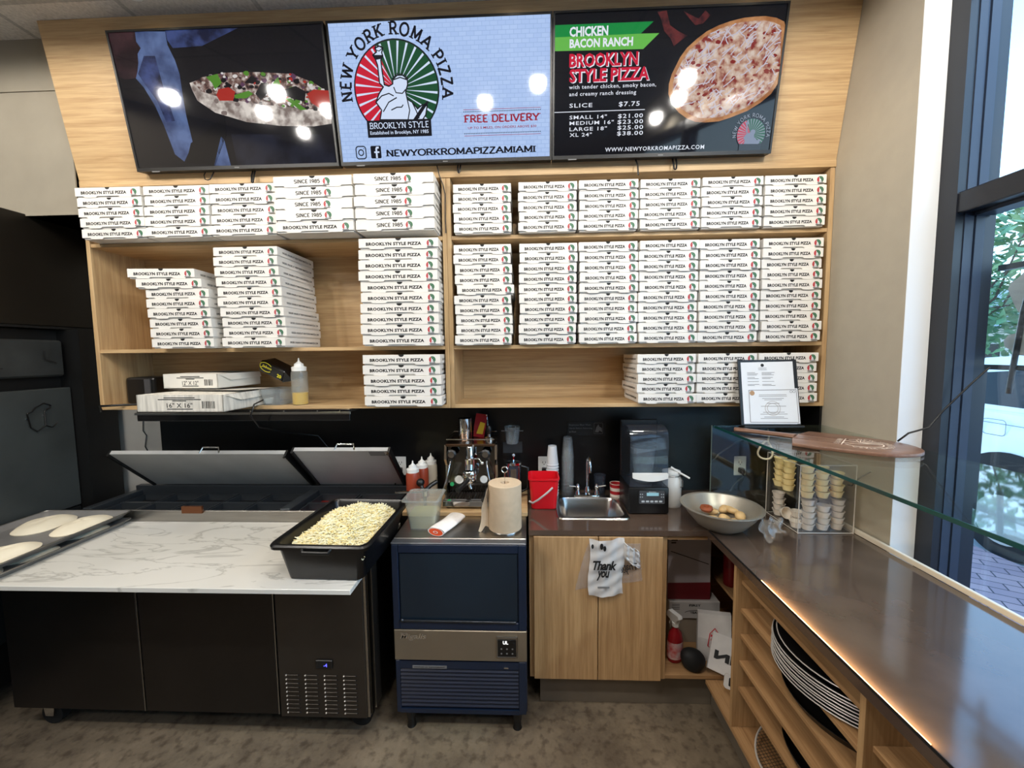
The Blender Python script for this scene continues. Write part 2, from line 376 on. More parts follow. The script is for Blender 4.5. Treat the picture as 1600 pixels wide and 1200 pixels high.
# ================================================================ THE SETTING
def floor_mat():
    m, n, l, p = newmat('stained_concrete'); p.inputs['Roughness'].default_value = .55
    tc = n.new('ShaderNodeTexCoord'); a = n.new('ShaderNodeTexNoise'); a.inputs['Scale'].default_value = 2.3; a.inputs['Detail'].default_value = 9; a.inputs['Roughness'].default_value = .7
    b = n.new('ShaderNodeTexNoise'); b.inputs['Scale'].default_value = 26; b.inputs['Detail'].default_value = 6
    r = n.new('ShaderNodeValToRGB'); e = r.color_ramp.elements; e[0].position = .30; e[0].color = rgb(70, 59, 48); e[1].position = .70; e[1].color = rgb(136, 122, 102)
    r2 = n.new('ShaderNodeValToRGB'); e2 = r2.color_ramp.elements; e2[0].position = .33; e2[0].color = (.30, .26, .23, 1); e2[1].position = .50; e2[1].color = (1, 1, 1, 1)
    mx = n.new('ShaderNodeMix'); mx.data_type = 'RGBA'; mx.blend_type = 'MULTIPLY'; mx.inputs[0].default_value = .6
    l.new(tc.outputs['Object'], a.inputs['Vector']); l.new(tc.outputs['Object'], b.inputs['Vector']); l.new(a.outputs[0], r.inputs[0]); l.new(b.outputs[0], r2.inputs[0])
    l.new(r.outputs[0], mx.inputs[6]); l.new(r2.outputs[0], mx.inputs[7]); l.new(mx.outputs[2], p.inputs['Base Color'])
    bp = n.new('ShaderNodeBump'); bp.inputs['Strength'].default_value = .2; l.new(b.outputs[0], bp.inputs['Height']); l.new(bp.outputs[0], p.inputs['Normal'])
    return m
def tile_mat():
    m, n, l, p = newmat('ceiling_tile'); p.inputs['Roughness'].default_value = .9
    tc = n.new('ShaderNodeTexCoord'); br = n.new('ShaderNodeTexBrick'); br.offset = 0
    br.inputs['Color1'].default_value = rgb(244, 239, 231); br.inputs['Color2'].default_value = rgb(222, 217, 209); br.inputs['Mortar'].default_value = rgb(205, 202, 196)
    br.inputs['Scale'].default_value = 1.0; br.inputs['Brick Width'].default_value = .61; br.inputs['Row Height'].default_value = .61; br.inputs['Mortar Size'].default_value = .012
    nz = n.new('ShaderNodeTexNoise'); nz.inputs['Scale'].default_value = 90; mx = n.new('ShaderNodeMix'); mx.data_type = 'RGBA'; mx.blend_type = 'MULTIPLY'; mx.inputs[0].default_value = .5
    l.new(tc.outputs['Object'], br.inputs['Vector']); l.new(tc.outputs['Object'], nz.inputs['Vector']); l.new(br.outputs[0], mx.inputs[6]); l.new(nz.outputs[0], mx.inputs[7]); l.new(mx.outputs[2], p.inputs['Base Color'])
    return m
XL, XR, YB, YF = -3.3, 1.50, 2.38, -4.6
TILE = tile_mat()
struct('floor', MB().box(XL, 1.74, YF, 2.5, -.12, 0), floor_mat(), label='stained brown concrete floor of the shop', cat='floor')
struct('ceiling', MB().box(XL, 1.76, YF, 2.5, CEIL, CEIL + .1), TILE, label='grey tiled ceiling above the menu screens', cat='ceiling')
struct('wall_back', MB().box(XL - .1, 1.76, YB, YB + .12, -.1, CEIL + .05), mat('grey_wall', rgb(170, 168, 162), .8, noise=.08), label='grey back wall behind the counters', cat='wall')
b = MB(); b.box(-2.29, 1.495, 2.366, 2.379, .86, 1.478); b.box(1.488, 1.499, 2.06, 2.366, .93, 1.478)
struct('wall_backsplash', b, BACKSPL, label='glossy black laminate backsplash under the box shelves', cat='wall')
struct('trim_5', MB().box(XR + .001, 1.599, 1.6485, 1.6499, -.005, CEIL - .001), mat('white_reveal', rgb(226, 228, 228), .7), label='white reveal beside the black window frame', cat='trim')  # facing slab whiter than the wall plaster
struct('wall_right', MB().box(XR, 1.76, 1.65, YB, -.1, CEIL), PLASTER, label='beige plaster wall between shelves and window', cat='wall')
b = MB(); b.box(1.60, 1.76, YF, 1.65, -.1, .06); b.box(1.60, 1.76, YF, 1.65, 3.22, CEIL + .05); b.box(1.60, 1.76, YF, -2.6, .9, 3.3)
struct('wall_window', b, PLASTER, label='plaster header and wall around the shop window', cat='wall')
struct('wall_left', MB().box(XL - .1, XL, YF, YB, -.1, CEIL), mat('dim_wall', rgb(120, 112, 100), .85), label='dim side wall behind the oven', cat='wall')
struct('wall_front', MB().box(XL, 1.76, YF - .1, YF, -.1, CEIL), mat('tan_wall', rgb(140, 124, 104), .85, noise=.3, nscale=1.2), label='tan wall of the dining room opposite the counter', cat='wall')
b = MB(); b.box(XL, -2.313, 2.03, 2.36, 3.113, CEIL); b.box(XL, -2.313, 2.03, 2.36, 2.50, 3.107); b.box(XL, -2.313, 2.036, 2.36, 2.5, CEIL)
struct('wall_soffit', b, PLGREY, label='grey panelled soffit above the black oven hood', cat='wall')
b = MB(); b.box(1.476, 1.490, -1.5, 2.036, .9302, .952, 0, .002)
struct('trim_1', b, mat('pale_sill', rgb(222, 212, 196), .4), label='pale upstand strip along the worktop back edge', cat='trim')
# window: stepped dark aluminium frame, transom, glass
FR = mat('dark_aluminium', rgb(13, 17, 27), .35, spec=.6); FR_SKY = mat('skylit_aluminium', rgb(40, 52, 72), .35)  # stops bluer than the frame: sky light put into their colour
b = MB()
for y0, y1 in ((1.582, 1.652), (-.62, -.56)):
    b.box(1.60, 1.745, y0, y1, .06, 3.22)
b.box(1.60, 1.745, -2.6, 1.65, 3.13, 3.22); b.box(1.60, 1.745, -2.6, 1.65, .06, .15); b.box(1.605, 1.74, -2.6, 1.62, 2.262, 2.338, 0, .004)
struct('window_1', b, FR, label='large black framed shop window on the right', cat='window')
win = bpy.data.objects['window_1']
b = MB()
for z0, z1 in ((.15, 2.262), (2.338, 3.13)):
    b.box(1.632, 1.664, 1.579, 1.583, z0, z1); b.box(1.668, 1.70, 1.575, 1.583, z0, z1); b.box(1.655, 1.735, -.56, -.53, z0, z1)
    b.box(1.66, 1.73, -.53, 1.575, z0, z0 + .012); b.box(1.66, 1.73, -.53, 1.575, z1 - .012, z1)
struct('window_stop', b, FR_SKY, parent=win)
b = MB(); b.box(1.698, 1.704, -.56, 1.58, .15, 2.262); b.box(1.698, 1.704, -.56, 1.58, 2.338, 3.13)
b.box(1.698, 1.704, -2.6, -.62, .15, 3.13)
struct('window_pane', b, GLASSW, parent=win)
# ceiling lamps (fittings for the lights set at the top)
LAMPW = mat('lamp_diffuser', (.9, .9, .9, 1), .5, emit=(1, .93, .82, 1), estr=5.0)
for k, (lx, ly) in enumerate(LAMPS):
    t = thing('ceiling_light', 'round white ceiling lamp, %s from left in the %s row from the screens' % ((NTH[k], 'first') if k < 4 else (NTH[k - 4], 'second') if k < 8 else (NTH[k - 8], 'third')), 'light', (lx, ly, CEIL), group='round ceiling lamps')
    lpart('light_ring', MB().lathe([(.056, -.002), (.075, -.002), (.075, -.014), (.056, -.010)], seg=28, cap0=False, cap1=False), WHITE, t, 40); lpart('diffuser', MB().lathe([(.055, -.006), (.055, -.002)], seg=28), LAMPW, t)
for k, lx in enumerate(SPOT_X):
    t = thing('downlight', 'small round recessed ceiling downlight above the %s' % ('left menu screen', 'middle menu screen', 'middle screen right edge', 'right menu screen')[k], 'light', (lx, 1.79, CEIL), group='recessed downlights')
    lpart('light_ring', MB().lathe([(.034, -.002), (.05, -.002), (.05, -.012), (.034, -.012)], seg=24, cap0=False, cap1=False), WHITE, t, 40)
    lpart('bulb', MB().lathe([(.033, -.004), (.033, -.001)], seg=20), mat('warm_bulb', (.9, .9, .9, 1), .5, emit=(1, .86, .62, 1), estr=14), t)

# ================================================================ SHELVES AND SIGN WALL
ZB, Z2, Z1, ZT = 1.497, 1.803, 2.357, 2.640
SY0, SY1 = 2.05, 2.352
def shelf_unit(x0, x1, lab):
    t = thing('wall_shelf', lab, 'shelf', ((x0 + x1) / 2, 2.36, 1.478)); w_ = .022
    for a, q in ((x0, 0), (x1 - w_, 1)): part('side_panel', MB().box(a, a + w_, SY0, SY1, 1.478, 2.655, 0, .0012), WZ, t)
    part('top_panel', MB().box(x0 + w_, x1 - w_, SY0 + .001, SY1, ZT, 2.655, 0, .001), WX, t)
    part('bottom_panel', MB().box(x0 + w_, x1 - w_, SY0 + .001, SY1, 1.478, ZB, 0, .001), WX, t)
    for z in (Z1, Z2): part('shelf_board', MB().box(x0 + w_, x1 - w_, SY0 + .004, SY1, z - .019, z, 0, .001), WX, t)
    part('back_panel', MB().box(x0, x1, SY1, 2.364, 1.478, 2.655), WX, t)
shelf_unit(-2.311, -.4005, 'pale oak wall shelf holding pizza boxes on the left')
shelf_unit(-.3995, 1.4985, 'pale oak wall shelf holding pizza boxes on the right')
# leaning sign wall carrying the screens
LEAN = math.radians(10.05)
b = MB(); pr = [(2.05, 2.656), (1.925, 3.358), (2.36, 3.358), (2.36, 2.656)]
b.prism(pr, lambda u, v, w_: (-2.311 + w_, u, v), 3.809)
solo('sign_panel', 'leaning pale oak panel carrying the three menu screens', 'panel', b, WX, (-.4, 2.2, 2.656))
struct('trim_2', MB().box(-2.311, 1.4985, 2.044, 2.05, 2.6405, 2.672, 0, .001), WX, label='pale oak lip between the shelves and leaning sign panel', cat='trim')

# ================================================================ SCREENS
TVD = {
 'shopglow':[(0.142,0.588),(0.286,0.583),(0.284,0.531),(0.306,0.468),(0.315,0.413),(0.31,0.321),(0.308,0.237),(0.315,0.12),(0.253,0.041),(0.213,0.074),(0.187,0.202),(0.163,0.288),(0.127,0.364),(0.098,0.402),(0.132,0.5)],
 'shopdark':[(0.16,0.491),(0.214,0.489),(0.224,0.352),(0.247,0.219),(0.202,0.216),(0.179,0.307),(0.132,0.383),(0.114,0.42)],
 'face':[(0.009,0.597),(0.142,0.588),(0.137,0.549),(0.153,0.522),(0.132,0.5),(0.127,0.465),(0.113,0.429),(0.098,0.402),(0.048,0.399),(0.017,0.409),(0.014,0.495)],
 'sleeve':[(0.401,0.019),(0.462,0.146),(0.475,0.131),(0.486,0.016)],
 'jeans':[(0.514,0.154),(1.011,0.14),(1.016,0.008),(0.52,0.016)],
 'upperblue':[(0.287,0.588),(0.631,0.584),(0.448,0.521),(0.307,0.517),(0.288,0.548)],
 'crust':[(0.356,0.375),(0.361,0.348),(0.378,0.301),(0.455,0.248),(0.602,0.204),(0.764,0.183),(0.928,0.176),(1.017,0.185),(1.024,0.253),(0.833,0.268),(0.519,0.343),(0.419,0.39)],
 'top':[(0.372,0.375),(0.421,0.396),(0.532,0.411),(0.694,0.408),(0.853,0.396),(0.954,0.357),(1.026,0.309),(1.02,0.239),(0.885,0.253),(0.67,0.278),(0.511,0.306),(0.408,0.337)],
 'tomatoA':[(0.476,0.321),(0.491,0.344),(0.542,0.351),(0.571,0.332),(0.553,0.295),(0.487,0.297)],
 'tomatoB':[(0.916,0.312),(0.951,0.329),(1.027,0.322),(1.022,0.239),(0.972,0.25),(0.932,0.274)],
 'ongreen':[(0.563,0.318),(0.637,0.334),(0.656,0.32),(0.62,0.303),(0.566,0.304)],
 'leafA':[(0.73,0.336),(0.787,0.385),(0.794,0.362),(0.748,0.317)],
 'leafB':[(0.805,0.297),(0.837,0.296),(0.906,0.247),(0.873,0.246)],
 'leafC':[(0.442,0.396),(0.499,0.407),(0.513,0.37),(0.475,0.344),(0.465,0.372)],
 'oliveA':[(0.667,0.32),(0.702,0.364),(0.74,0.363),(0.721,0.318),(0.689,0.291)],
 'oliveB':[(0.805,0.334),(0.867,0.346),(0.912,0.321),(0.9,0.28),(0.837,0.296)],
 'oliveC':[(0.622,0.367),(0.659,0.393),(0.69,0.383),(0.664,0.361)],
 'hand':[(0.304,0.121),(0.496,0.231),(0.491,0.154),(0.407,0.019),(0.262,0.037)],
 'base':[(0.149,0.191),(0.459,0.192),(0.457,0.119),(0.148,0.121)],
 'c':[(0.307,0.343),(0.108,0.348),(0.504,0.343),(0.322,0.511),(0.054,0.299),(0.546,0.289)],
 'bs':[(0.161,0.155),(0.444,0.154),(0.445,0.178)],
 'est':[(0.161,0.132),(0.442,0.131),(0.443,0.146)],
 'free':[(0.614,0.169),(0.98,0.167),(0.98,0.2)],
 'upto':[(0.634,0.144),(0.958,0.141),(0.959,0.152)],
 'lines':[(0.615,0.224),(0.98,0.219),(0.98,0.211),(0.614,0.123),(0.98,0.113),(0.98,0.122)],
 'nyr':[(0.227,0.036),(0.958,0.034),(0.958,0.066)],
 'ig':[(0.082,0.083),(0.13,0.028)],
 'fb':[(0.154,0.084),(0.206,0.028)],
 'statue':[(0.214,0.194),(0.226,0.234),(0.202,0.268),(0.221,0.303),(0.243,0.329),(0.227,0.345),(0.225,0.416),(0.217,0.441),(0.207,0.457),(0.225,0.469),(0.221,0.485),(0.24,0.491),(0.256,0.484),(0.249,0.465),(0.253,0.453),(0.242,0.437),(0.244,0.39),(0.249,0.338),(0.27,0.331),(0.289,0.34),(0.291,0.359),(0.311,0.374),(0.338,0.374),(0.359,0.36),(0.359,0.335),(0.347,0.306),(0.352,0.276),(0.374,0.263),(0.398,0.235),(0.422,0.251),(0.445,0.247),(0.435,0.208),(0.418,0.188)],
 'st_lines1':[(0.202,0.268),(0.232,0.293),(0.267,0.302),(0.289,0.291)],
 'st_l2':[(0.233,0.227),(0.263,0.266),(0.303,0.284)],
 'st_l3':[(0.272,0.233),(0.3,0.244),(0.323,0.244),(0.331,0.254)],
 'st_l4':[(0.352,0.276),(0.36,0.23),(0.349,0.19)],
 'st_l5':[(0.374,0.263),(0.39,0.229),(0.403,0.195)],
 'st_l6':[(0.292,0.327),(0.301,0.304),(0.331,0.3),(0.348,0.316)],
 'st_l7':[(0.291,0.356),(0.326,0.365),(0.359,0.354)],
 'tablet':[(0.372,0.189),(0.422,0.248),(0.448,0.267),(0.453,0.26),(0.42,0.221),(0.395,0.189)],
 'flame':[(0.218,0.485),(0.226,0.494),(0.248,0.49),(0.256,0.484),(0.238,0.472),(0.22,0.478)],
 'torch':[(0.203,0.458),(0.256,0.456),(0.243,0.441),(0.22,0.438)],
 'bann1':[(0.011,0.544),(0.448,0.543),(0.394,0.499),(0.012,0.498)],
 'bann2':[(0.012,0.498),(0.394,0.499),(0.476,0.498),(0.409,0.44),(0.012,0.445)],
 'chick':[(0.077,0.496),(0.249,0.497),(0.248,0.534)],
 'ranch':[(0.078,0.454),(0.362,0.452),(0.36,0.487)],
 'brook':[(0.078,0.377),(0.389,0.378),(0.386,0.432)],
 'style':[(0.079,0.319),(0.444,0.317),(0.44,0.373)],
 't1':[(0.079,0.296),(0.476,0.29),(0.475,0.307)],
 't2':[(0.08,0.267),(0.388,0.262),(0.387,0.279)],
 'sl':[(0.082,0.217),(0.188,0.216),(0.187,0.234)],
 'p0':[(0.31,0.214),(0.406,0.215),(0.405,0.234)],
 'ln':[(0.012,0.201),(0.431,0.198),(0.431,0.202)],
 's1':[(0.083,0.169),(0.257,0.169),(0.257,0.185)],
 'p1':[(0.309,0.168),(0.425,0.166),(0.423,0.184)],
 's2':[(0.084,0.146),(0.29,0.144),(0.289,0.161)],
 'p2':[(0.308,0.143),(0.426,0.142),(0.425,0.16)],
 's3':[(0.084,0.121),(0.259,0.12),(0.259,0.136)],
 'p3':[(0.309,0.12),(0.428,0.118),(0.427,0.137)],
 's4':[(0.085,0.096),(0.189,0.096),(0.189,0.113)],
 'p4':[(0.308,0.096),(0.429,0.095),(0.428,0.113)],
 'www':[(0.255,0.029),(0.72,0.028),(0.718,0.046)],
 'pizza':[(0.535,0.26),(0.534,0.3),(0.544,0.339),(0.576,0.403),(0.603,0.438),(0.644,0.471),(0.685,0.498),(0.734,0.518),(0.784,0.532),(0.84,0.542),(0.89,0.545),(0.934,0.545),(0.981,0.537),(1.016,0.522),(1.025,0.502),(1.031,0.445),(1.036,0.382),(1.038,0.33),(1.022,0.285),(0.998,0.246),(0.957,0.213),(0.901,0.181),(0.828,0.156),(0.776,0.142),(0.715,0.139),(0.668,0.143),(0.628,0.158),(0.588,0.184),(0.554,0.219)],
 'baconA':[(0.462,0.577),(0.502,0.581),(0.521,0.526),(0.56,0.502),(0.601,0.484),(0.578,0.47),(0.544,0.446),(0.529,0.475),(0.497,0.505),(0.479,0.552)],
 'baconB':[(0.576,0.576),(0.61,0.56),(0.644,0.546),(0.67,0.575),(0.694,0.557),(0.664,0.527),(0.632,0.522),(0.604,0.548)],
 'logo':[(0.929,0.084),(0.863,0.084),(0.99,0.086),(0.921,0.143),(0.875,0.05),(0.98,0.047),(0.977,0.023),(0.885,0.023)],
}
EV = Vector((0, -math.sin(LEAN), math.cos(LEAN))); EN = Vector((0, -math.cos(LEAN), -math.sin(LEAN)))
TW, TH = 1.034, .595
S_BLK = screen('screen_black', (0, 0, 0, 1), 0); 
_sm = {}
def SC(r, g, b_, k=1.0):
    q = (r, g, b_, k)
    if q not in _sm: _sm[q] = screen('screen_%d_%d_%d' % (r, g, b_), rgb(r, g, b_), k)
    return _sm[q]
def tvscreen(x0, lab):
    s0 = .04; base = Vector((x0, 2.05, 2.656)) + EV * s0
    t = thing('menu_screen', lab, 'screen', base, (LEAN, 0, 0), group='menu screens on the sign panel')
    lpart('tv_body', MB().box(.003, TW - .003, -.046, -.002, 0, TH, 0, .003), BLACKP, t)
    f = MB(); bw = .009
    f.box(.003, TW - .003, -.052, -.046, 0, .016); f.box(.003, TW - .003, -.052, -.046, TH - bw, TH); f.box(.003, .003 + bw, -.052, -.046, .016, TH - bw); f.box(TW - .003 - bw, TW - .003, -.052, -.046, .016, TH - bw)
    lpart('bezel', f, BLACKP, t)
    lg = MB(); lg.box(TW * .5 - .012, TW * .5 + .012, -.0525, -.052, .005, .009); lg.box(.08, .12, -.0525, -.052, -.004, .001)
    lpart('bezel_badge', lg, GREYINK, t)
    return t
def TF(u, v, w_=0): return (u, -.0475 - w_, v)
def tvpoly(mb, key, mi, e): mb.poly([TF(u, v, e) for u, v in TVD[key]], mi)
# --- left screen: picture of a pizza
def SCN(name, c1, c2, sc_, lo=.38, hi=.62, mid=None):
    m = screen(name, c1, 1.0); n = m.node_tree.nodes; l = m.node_tree.links; p = n['Principled BSDF']
    tc = n.new('ShaderNodeTexCoord'); nz = n.new('ShaderNodeTexNoise'); nz.inputs['Scale'].default_value = sc_; nz.inputs['Detail'].default_value = 5
    r = n.new('ShaderNodeValToRGB'); e_ = r.color_ramp.elements; e_[0].position = lo; e_[0].color = c1; e_[1].position = hi; e_[1].color = c2
    if mid: q_ = r.color_ramp.elements.new((lo + hi) / 2); q_.color = mid
    l.new(tc.outputs['Object'], nz.inputs['Vector']); l.new(nz.outputs[0], r.inputs[0]); l.new(r.outputs[0], p.inputs['Emission Color']); return m
t1 = tvscreen(-1.945, 'left menu screen showing a topped pizza and a dark figure')
def backdrop(t, m):
    b_ = MB(); b_.poly([TF(*q) for q in ((.012, .016), (TW - .012, .016), (TW - .012, TH - .009), (.012, TH - .009))]); lpart('screen', b_, m, t)
backdrop(t1, SC(13, 13, 18))
b = MB(); e = .0003
for k, mi, q in (('upperblue', 1, 1), ('shopglow', 0, 1), ('shopdark', 1, 2), ('face', 2, 2), ('jeans', 3, 1), ('sleeve', 0, 2), ('hand', 4, 2)):
    tvpoly(b, k, mi, e * q)
lpart('screen_scene', b, [SCN('screen_street', rgb(88, 108, 152), rgb(48, 62, 100), 9), SCN('screen_street_dark', rgb(58, 72, 120), rgb(22, 26, 50), 14), SCN('screen_face', rgb(58, 36, 42), rgb(30, 18, 22), 12), SCN('screen_cloth', rgb(30, 32, 44), rgb(14, 14, 20), 8), SC(9, 9, 12)], t1)
b = MB(); tvpoly(b, 'crust', 0, e * 3); tvpoly(b, 'top', 1, e * 4)
rnd = random.Random(3)
def inpoly(x, y, P):
    c = False
    for (x1, y1), (x2, y2) in zip(P, P[1:] + P[:1]):
        if (y1 > y) != (y2 > y) and x < (x2 - x1) * (y - y1) / (y2 - y1) + x1: c = not c
    return c
def blob(mb, x, y, r, mi, e_, n=7, F=TF, sy=.7):
    mb.poly([F(x + r * (.7 + .5 * rnd.random()) * math.cos(2 * PI * i / n), y + sy * r * (.7 + .5 * rnd.random()) * math.sin(2 * PI * i / n), e_) for i in range(n)], mi)
for k in range(230):
    x, y = rnd.uniform(.37, 1.02), rnd.uniform(.24, .41)
    if inpoly(x, y, TVD['top']): blob(b, x, y, rnd.uniform(.006, .017), rnd.choice((2, 2, 3, 4, 5, 5, 6, 0)), e * 5 + k * 2e-6)
for k, mi in (('tomatoA', 3), ('tomatoB', 3), ('ongreen', 4), ('leafA', 4), ('leafB', 4), ('leafC', 4), ('oliveA', 5), ('oliveB', 5), ('oliveC', 5)): tvpoly(b, k, mi, e * 7)
for k in range(24):
    x, y = rnd.uniform(.36, 1.02), rnd.uniform(.17, .33)
    if inpoly(x, y, TVD['crust']) and not inpoly(x, y, TVD['top']): blob(b, x, y, rnd.uniform(.008, .02), rnd.choice((0, 7, 8)), e * 4 + k * 2e-6)
lpart('screen_pizza', b, [SCN('screen_crust', rgb(118, 104, 98), rgb(212, 204, 196), 22), SCN('screen_topping', rgb(40, 26, 28), rgb(196, 188, 182), 40, .36, .64, rgb(112, 84, 76)), SC(206, 202, 200), SC(160, 40, 30), SC(76, 128, 38), SC(16, 12, 16), SC(84, 54, 80), SC(150, 138, 132), SC(118, 104, 100)], t1)
# --- middle screen: shop emblem
t2 = tvscreen(-.905, 'middle menu screen with the round statue emblem on pale blue')
def brickscreen():
    m = screen('screen_pale_brick', rgb(172, 196, 238), 1.0); n = m.node_tree.nodes; l = m.node_tree.links; p = n['Principled BSDF']
    tc = n.new('ShaderNodeTexCoord'); sp = n.new('ShaderNodeSeparateXYZ'); cb = n.new('ShaderNodeCombineXYZ'); br = n.new('ShaderNodeTexBrick')
    br.inputs['Color1'].default_value = rgb(176, 200, 240); br.inputs['Color2'].default_value = rgb(168, 193, 236); br.inputs['Mortar'].default_value = rgb(156, 182, 226)
    br.inputs['Scale'].default_value = 14; br.inputs['Mortar Size'].default_value = .02
    l.new(tc.outputs['Object'], sp.inputs[0]); l.new(sp.outputs['X'], cb.inputs[0]); l.new(sp.outputs['Z'], cb.inputs[1]); l.new(cb.outputs[0], br.inputs['Vector']); l.new(br.outputs[0], p.inputs['Emission Color'])
    return m
backdrop(t2, brickscreen())
S_INK = SC(14, 16, 26); S_RED = SC(196, 24, 50); S_GRN = SC(18, 74, 44); S_WHT = SC(206, 220, 244); S_DRED = SC(150, 24, 50)
CX, CY, CR = .305, .318, .196
b = MB(); emblem(b, CX, CY, CR, lambda u, v, w_=0: TF(u, v, w_ + .0002))
lpart('emblem_disc', b, [S_RED, S_GRN, S_INK, S_WHT], t2)
b = MB(); b.poly([TF(u, v, .0016) for u, v in TVD['statue']], 0); tvpoly(b, 'flame', 0, .0016)
def sline(mb, pts, wd, mi, e_, F=TF):
    mb.text(stroke_geo([pts], wd, False), lambda u, v: F(u, v, e_), mi)
sline(b, TVD['statue'] + TVD['statue'][:1], .006, 1, .0018); sline(b, TVD['flame'] + TVD['flame'][:1], .004, 1, .0018)
for k in ('st_lines1', 'st_l2', 'st_l3', 'st_l4', 'st_l5', 'st_l6', 'st_l7'): sline(b, TVD[k], .005, 1, .0019)
for i in range(9):
    a = math.radians(20 + i * 17.5); sline(b, [(.325 + .026 * math.cos(a), .352 + .02 * math.sin(a)), (.325 + .04 * math.cos(a), .352 + .033 * math.sin(a))], .005, 1, .0019)
tvpoly(b, 'tablet', 1, .0018); tvpoly(b, 'torch', 1, .0018)
lpart('emblem_statue', b, [S_WHT, S_INK], t2)
b = MB(); b.poly([TF(u, v, .002) for u, v in ((.149, .119), (.459, .119), (.459, .192), (.149, .192))], 0)
def TT(mb, geo, x0, x1, y0, y1, mi, e_=.0024): mb.text(fit(geo, x0, x1, y0, y1), lambda u, v: TF(u, v, e_), mi)
TT(b, slab_geo('BROOKLYN STYLE', .14), .161, .446, .1555, .183, 1); TT(b, font_geo('Established in Brooklyn, NY 1985', .012), .161, .444, .127, .147, 1)
lpart('emblem_plaque', b, [S_INK, S_WHT], t2)
b = MB()
b.text(arc_text('NEW YORK ROMA PIZZA', CX, CY, .216, 192, -12, .048, .2), lambda u, v: TF(u, v, .0024), 0)
TT(b, slab_geo('FREE DELIVERY', .2, .12), .615, .979, .168, .203, 1); TT(b, font_geo('UP TO 5 MILES, ON ORDERS ABOVE $30', .01), .634, .959, .141, .152, 1)
TT(b, slab_geo('NEWYORKROMAPIZZAMIAMI', .2, .1), .227, .957, .034, .066, 0)
for y in (.2225, .113): b.poly([TF(u, v, .0024) for u, v in ((.615, y), (.979, y), (.979, y + .002), (.615, y + .002))], 1)
for y in (.213, .1215):
    for i in range(46): b.poly([TF(.615 + i * .008 + du, y + dv, .0024) for du, dv in ((0, 0), (.004, 0), (.004, .004), (0, .004))], 0)
o = rrect(.083, .131, .029, .083, .012); sline(b, o + o[:1], .005, 0, .0024); o = arc(.107, .056, .012, .0125, 0, 360, 20); sline(b, o, .005, 0, .0024); blob(b, .122, .073, .003, 0, .0024)
b.poly([TF(u, v, .0024) for u, v in rrect(.155, .206, .029, .084, .006)], 0)
lpart('screen_lettering', b, [S_INK, S_DRED], t2)
b = MB(); sline(b, [(.196, .076), (.186, .076), (.183, .07), (.183, .030)], .0085, 0, .0027); sline(b, [(.172, .056), (.197, .056)], .007, 0, .0027)
lpart('social_icon', b, S_WHT, t2)
# --- right screen: menu
t3 = tvscreen(.126, 'right menu screen listing pizza prices beside a pale pizza')
backdrop(t3, SC(10, 11, 16))
b = MB(); tvpoly(b, 'bann1', 0, .0003); tvpoly(b, 'bann2', 1, .0003); lpart('screen_banner', b, [SC(18, 132, 60), SC(98, 178, 74)], t3)  # lower banner paler: reflection on the screen put into its colour
def pizzascreen():
    m = screen('screen_pizza_cheese', rgb(178, 128, 100), 1.0); n = m.node_tree.nodes; l = m.node_tree.links; p = n['Principled BSDF']
    tc = n.new('ShaderNodeTexCoord'); nz = n.new('ShaderNodeTexNoise'); nz.inputs['Scale'].default_value = 34; nz.inputs['Detail'].default_value = 6
    r = n.new('ShaderNodeValToRGB'); e_ = r.color_ramp.elements; e_[0].position = .36; e_[0].color = rgb(128, 44, 40); e_[1].position = .66; e_[1].color = rgb(206, 190, 178)
    q = r.color_ramp.elements.new(.5); q.color = rgb(182, 146, 126)
    l.new(tc.outputs['Object'], nz.inputs['Vector']); l.new(nz.outputs[0], r.inputs[0]); l.new(r.outputs[0], p.inputs['Emission Color']); return m
b = MB(); tvpoly(b, 'pizza', 0, .0003)
pz = TVD['pizza']; cx = sum(q[0] for q in pz) / len(pz); cy = sum(q[1] for q in pz) / len(pz)
inner = [(cx + (u - cx) * .93, cy + (v - cy) * .92) for u, v in pz]
b.poly([TF(u, v, .0006) for u, v in inner], 1)
rnd = random.Random(8)
for k in range(190):
    x, y = rnd.uniform(.55, 1.02), rnd.uniform(.14, .54)
    if not inpoly(x, y, inner): continue
    a = rnd.choice((.55, .75, .9, 2.2, .4)) + rnd.uniform(-.25, .25); L = rnd.uniform(.02, .07); pts = []
    for i in range(5):
        s_ = (i / 4 - .5) * L; u, v = x + s_ * math.cos(a) + rnd.uniform(-.003, .003), y + s_ * math.sin(a) + rnd.uniform(-.003, .003)
        if inpoly(u, v, inner): pts.append((u, v))
    if len(pts) > 2: sline(b, pts, .0045, 2, .0009 + k * 1e-6)
for k in range(70):
    x, y = rnd.uniform(.55, 1.02), rnd.uniform(.14, .54)
    if inpoly(x, y, inner): blob(b, x, y, rnd.uniform(.005, .013), 3, .0008 + k * 1e-6)
tvpoly(b, 'baconA', 4, .0003); tvpoly(b, 'baconB', 4, .0003)
lpart('screen_pizza', b, [SCN('screen_pizza_rim', rgb(150, 96, 56), rgb(190, 138, 92), 16), pizzascreen(), SC(190, 184, 196), SC(126, 36, 34), SCN('screen_bacon', rgb(96, 40, 40), rgb(48, 22, 26), 30)], t3)
b = MB(); sans = lambda s_, bo=.0: font_geo(s_, bo)
TT(b, sans('CHICKEN', .035), .077, .249, .496, .534, 0); TT(b, sans('BACON RANCH', .035), .078, .361, .453, .488, 0)
for nm, x0, x1, y0, y1 in (('BROOKLYN', .078, .388, .378, .432), ('STYLE PIZZA', .079, .442, .318, .372)):
    TT(b, sans(nm, .05), x0 + .004, x1 + .004, y0 - .003, y1 - .003, 0, .0018); TT(b, sans(nm, .035), x0, x1, y0, y1, 1, .0024)
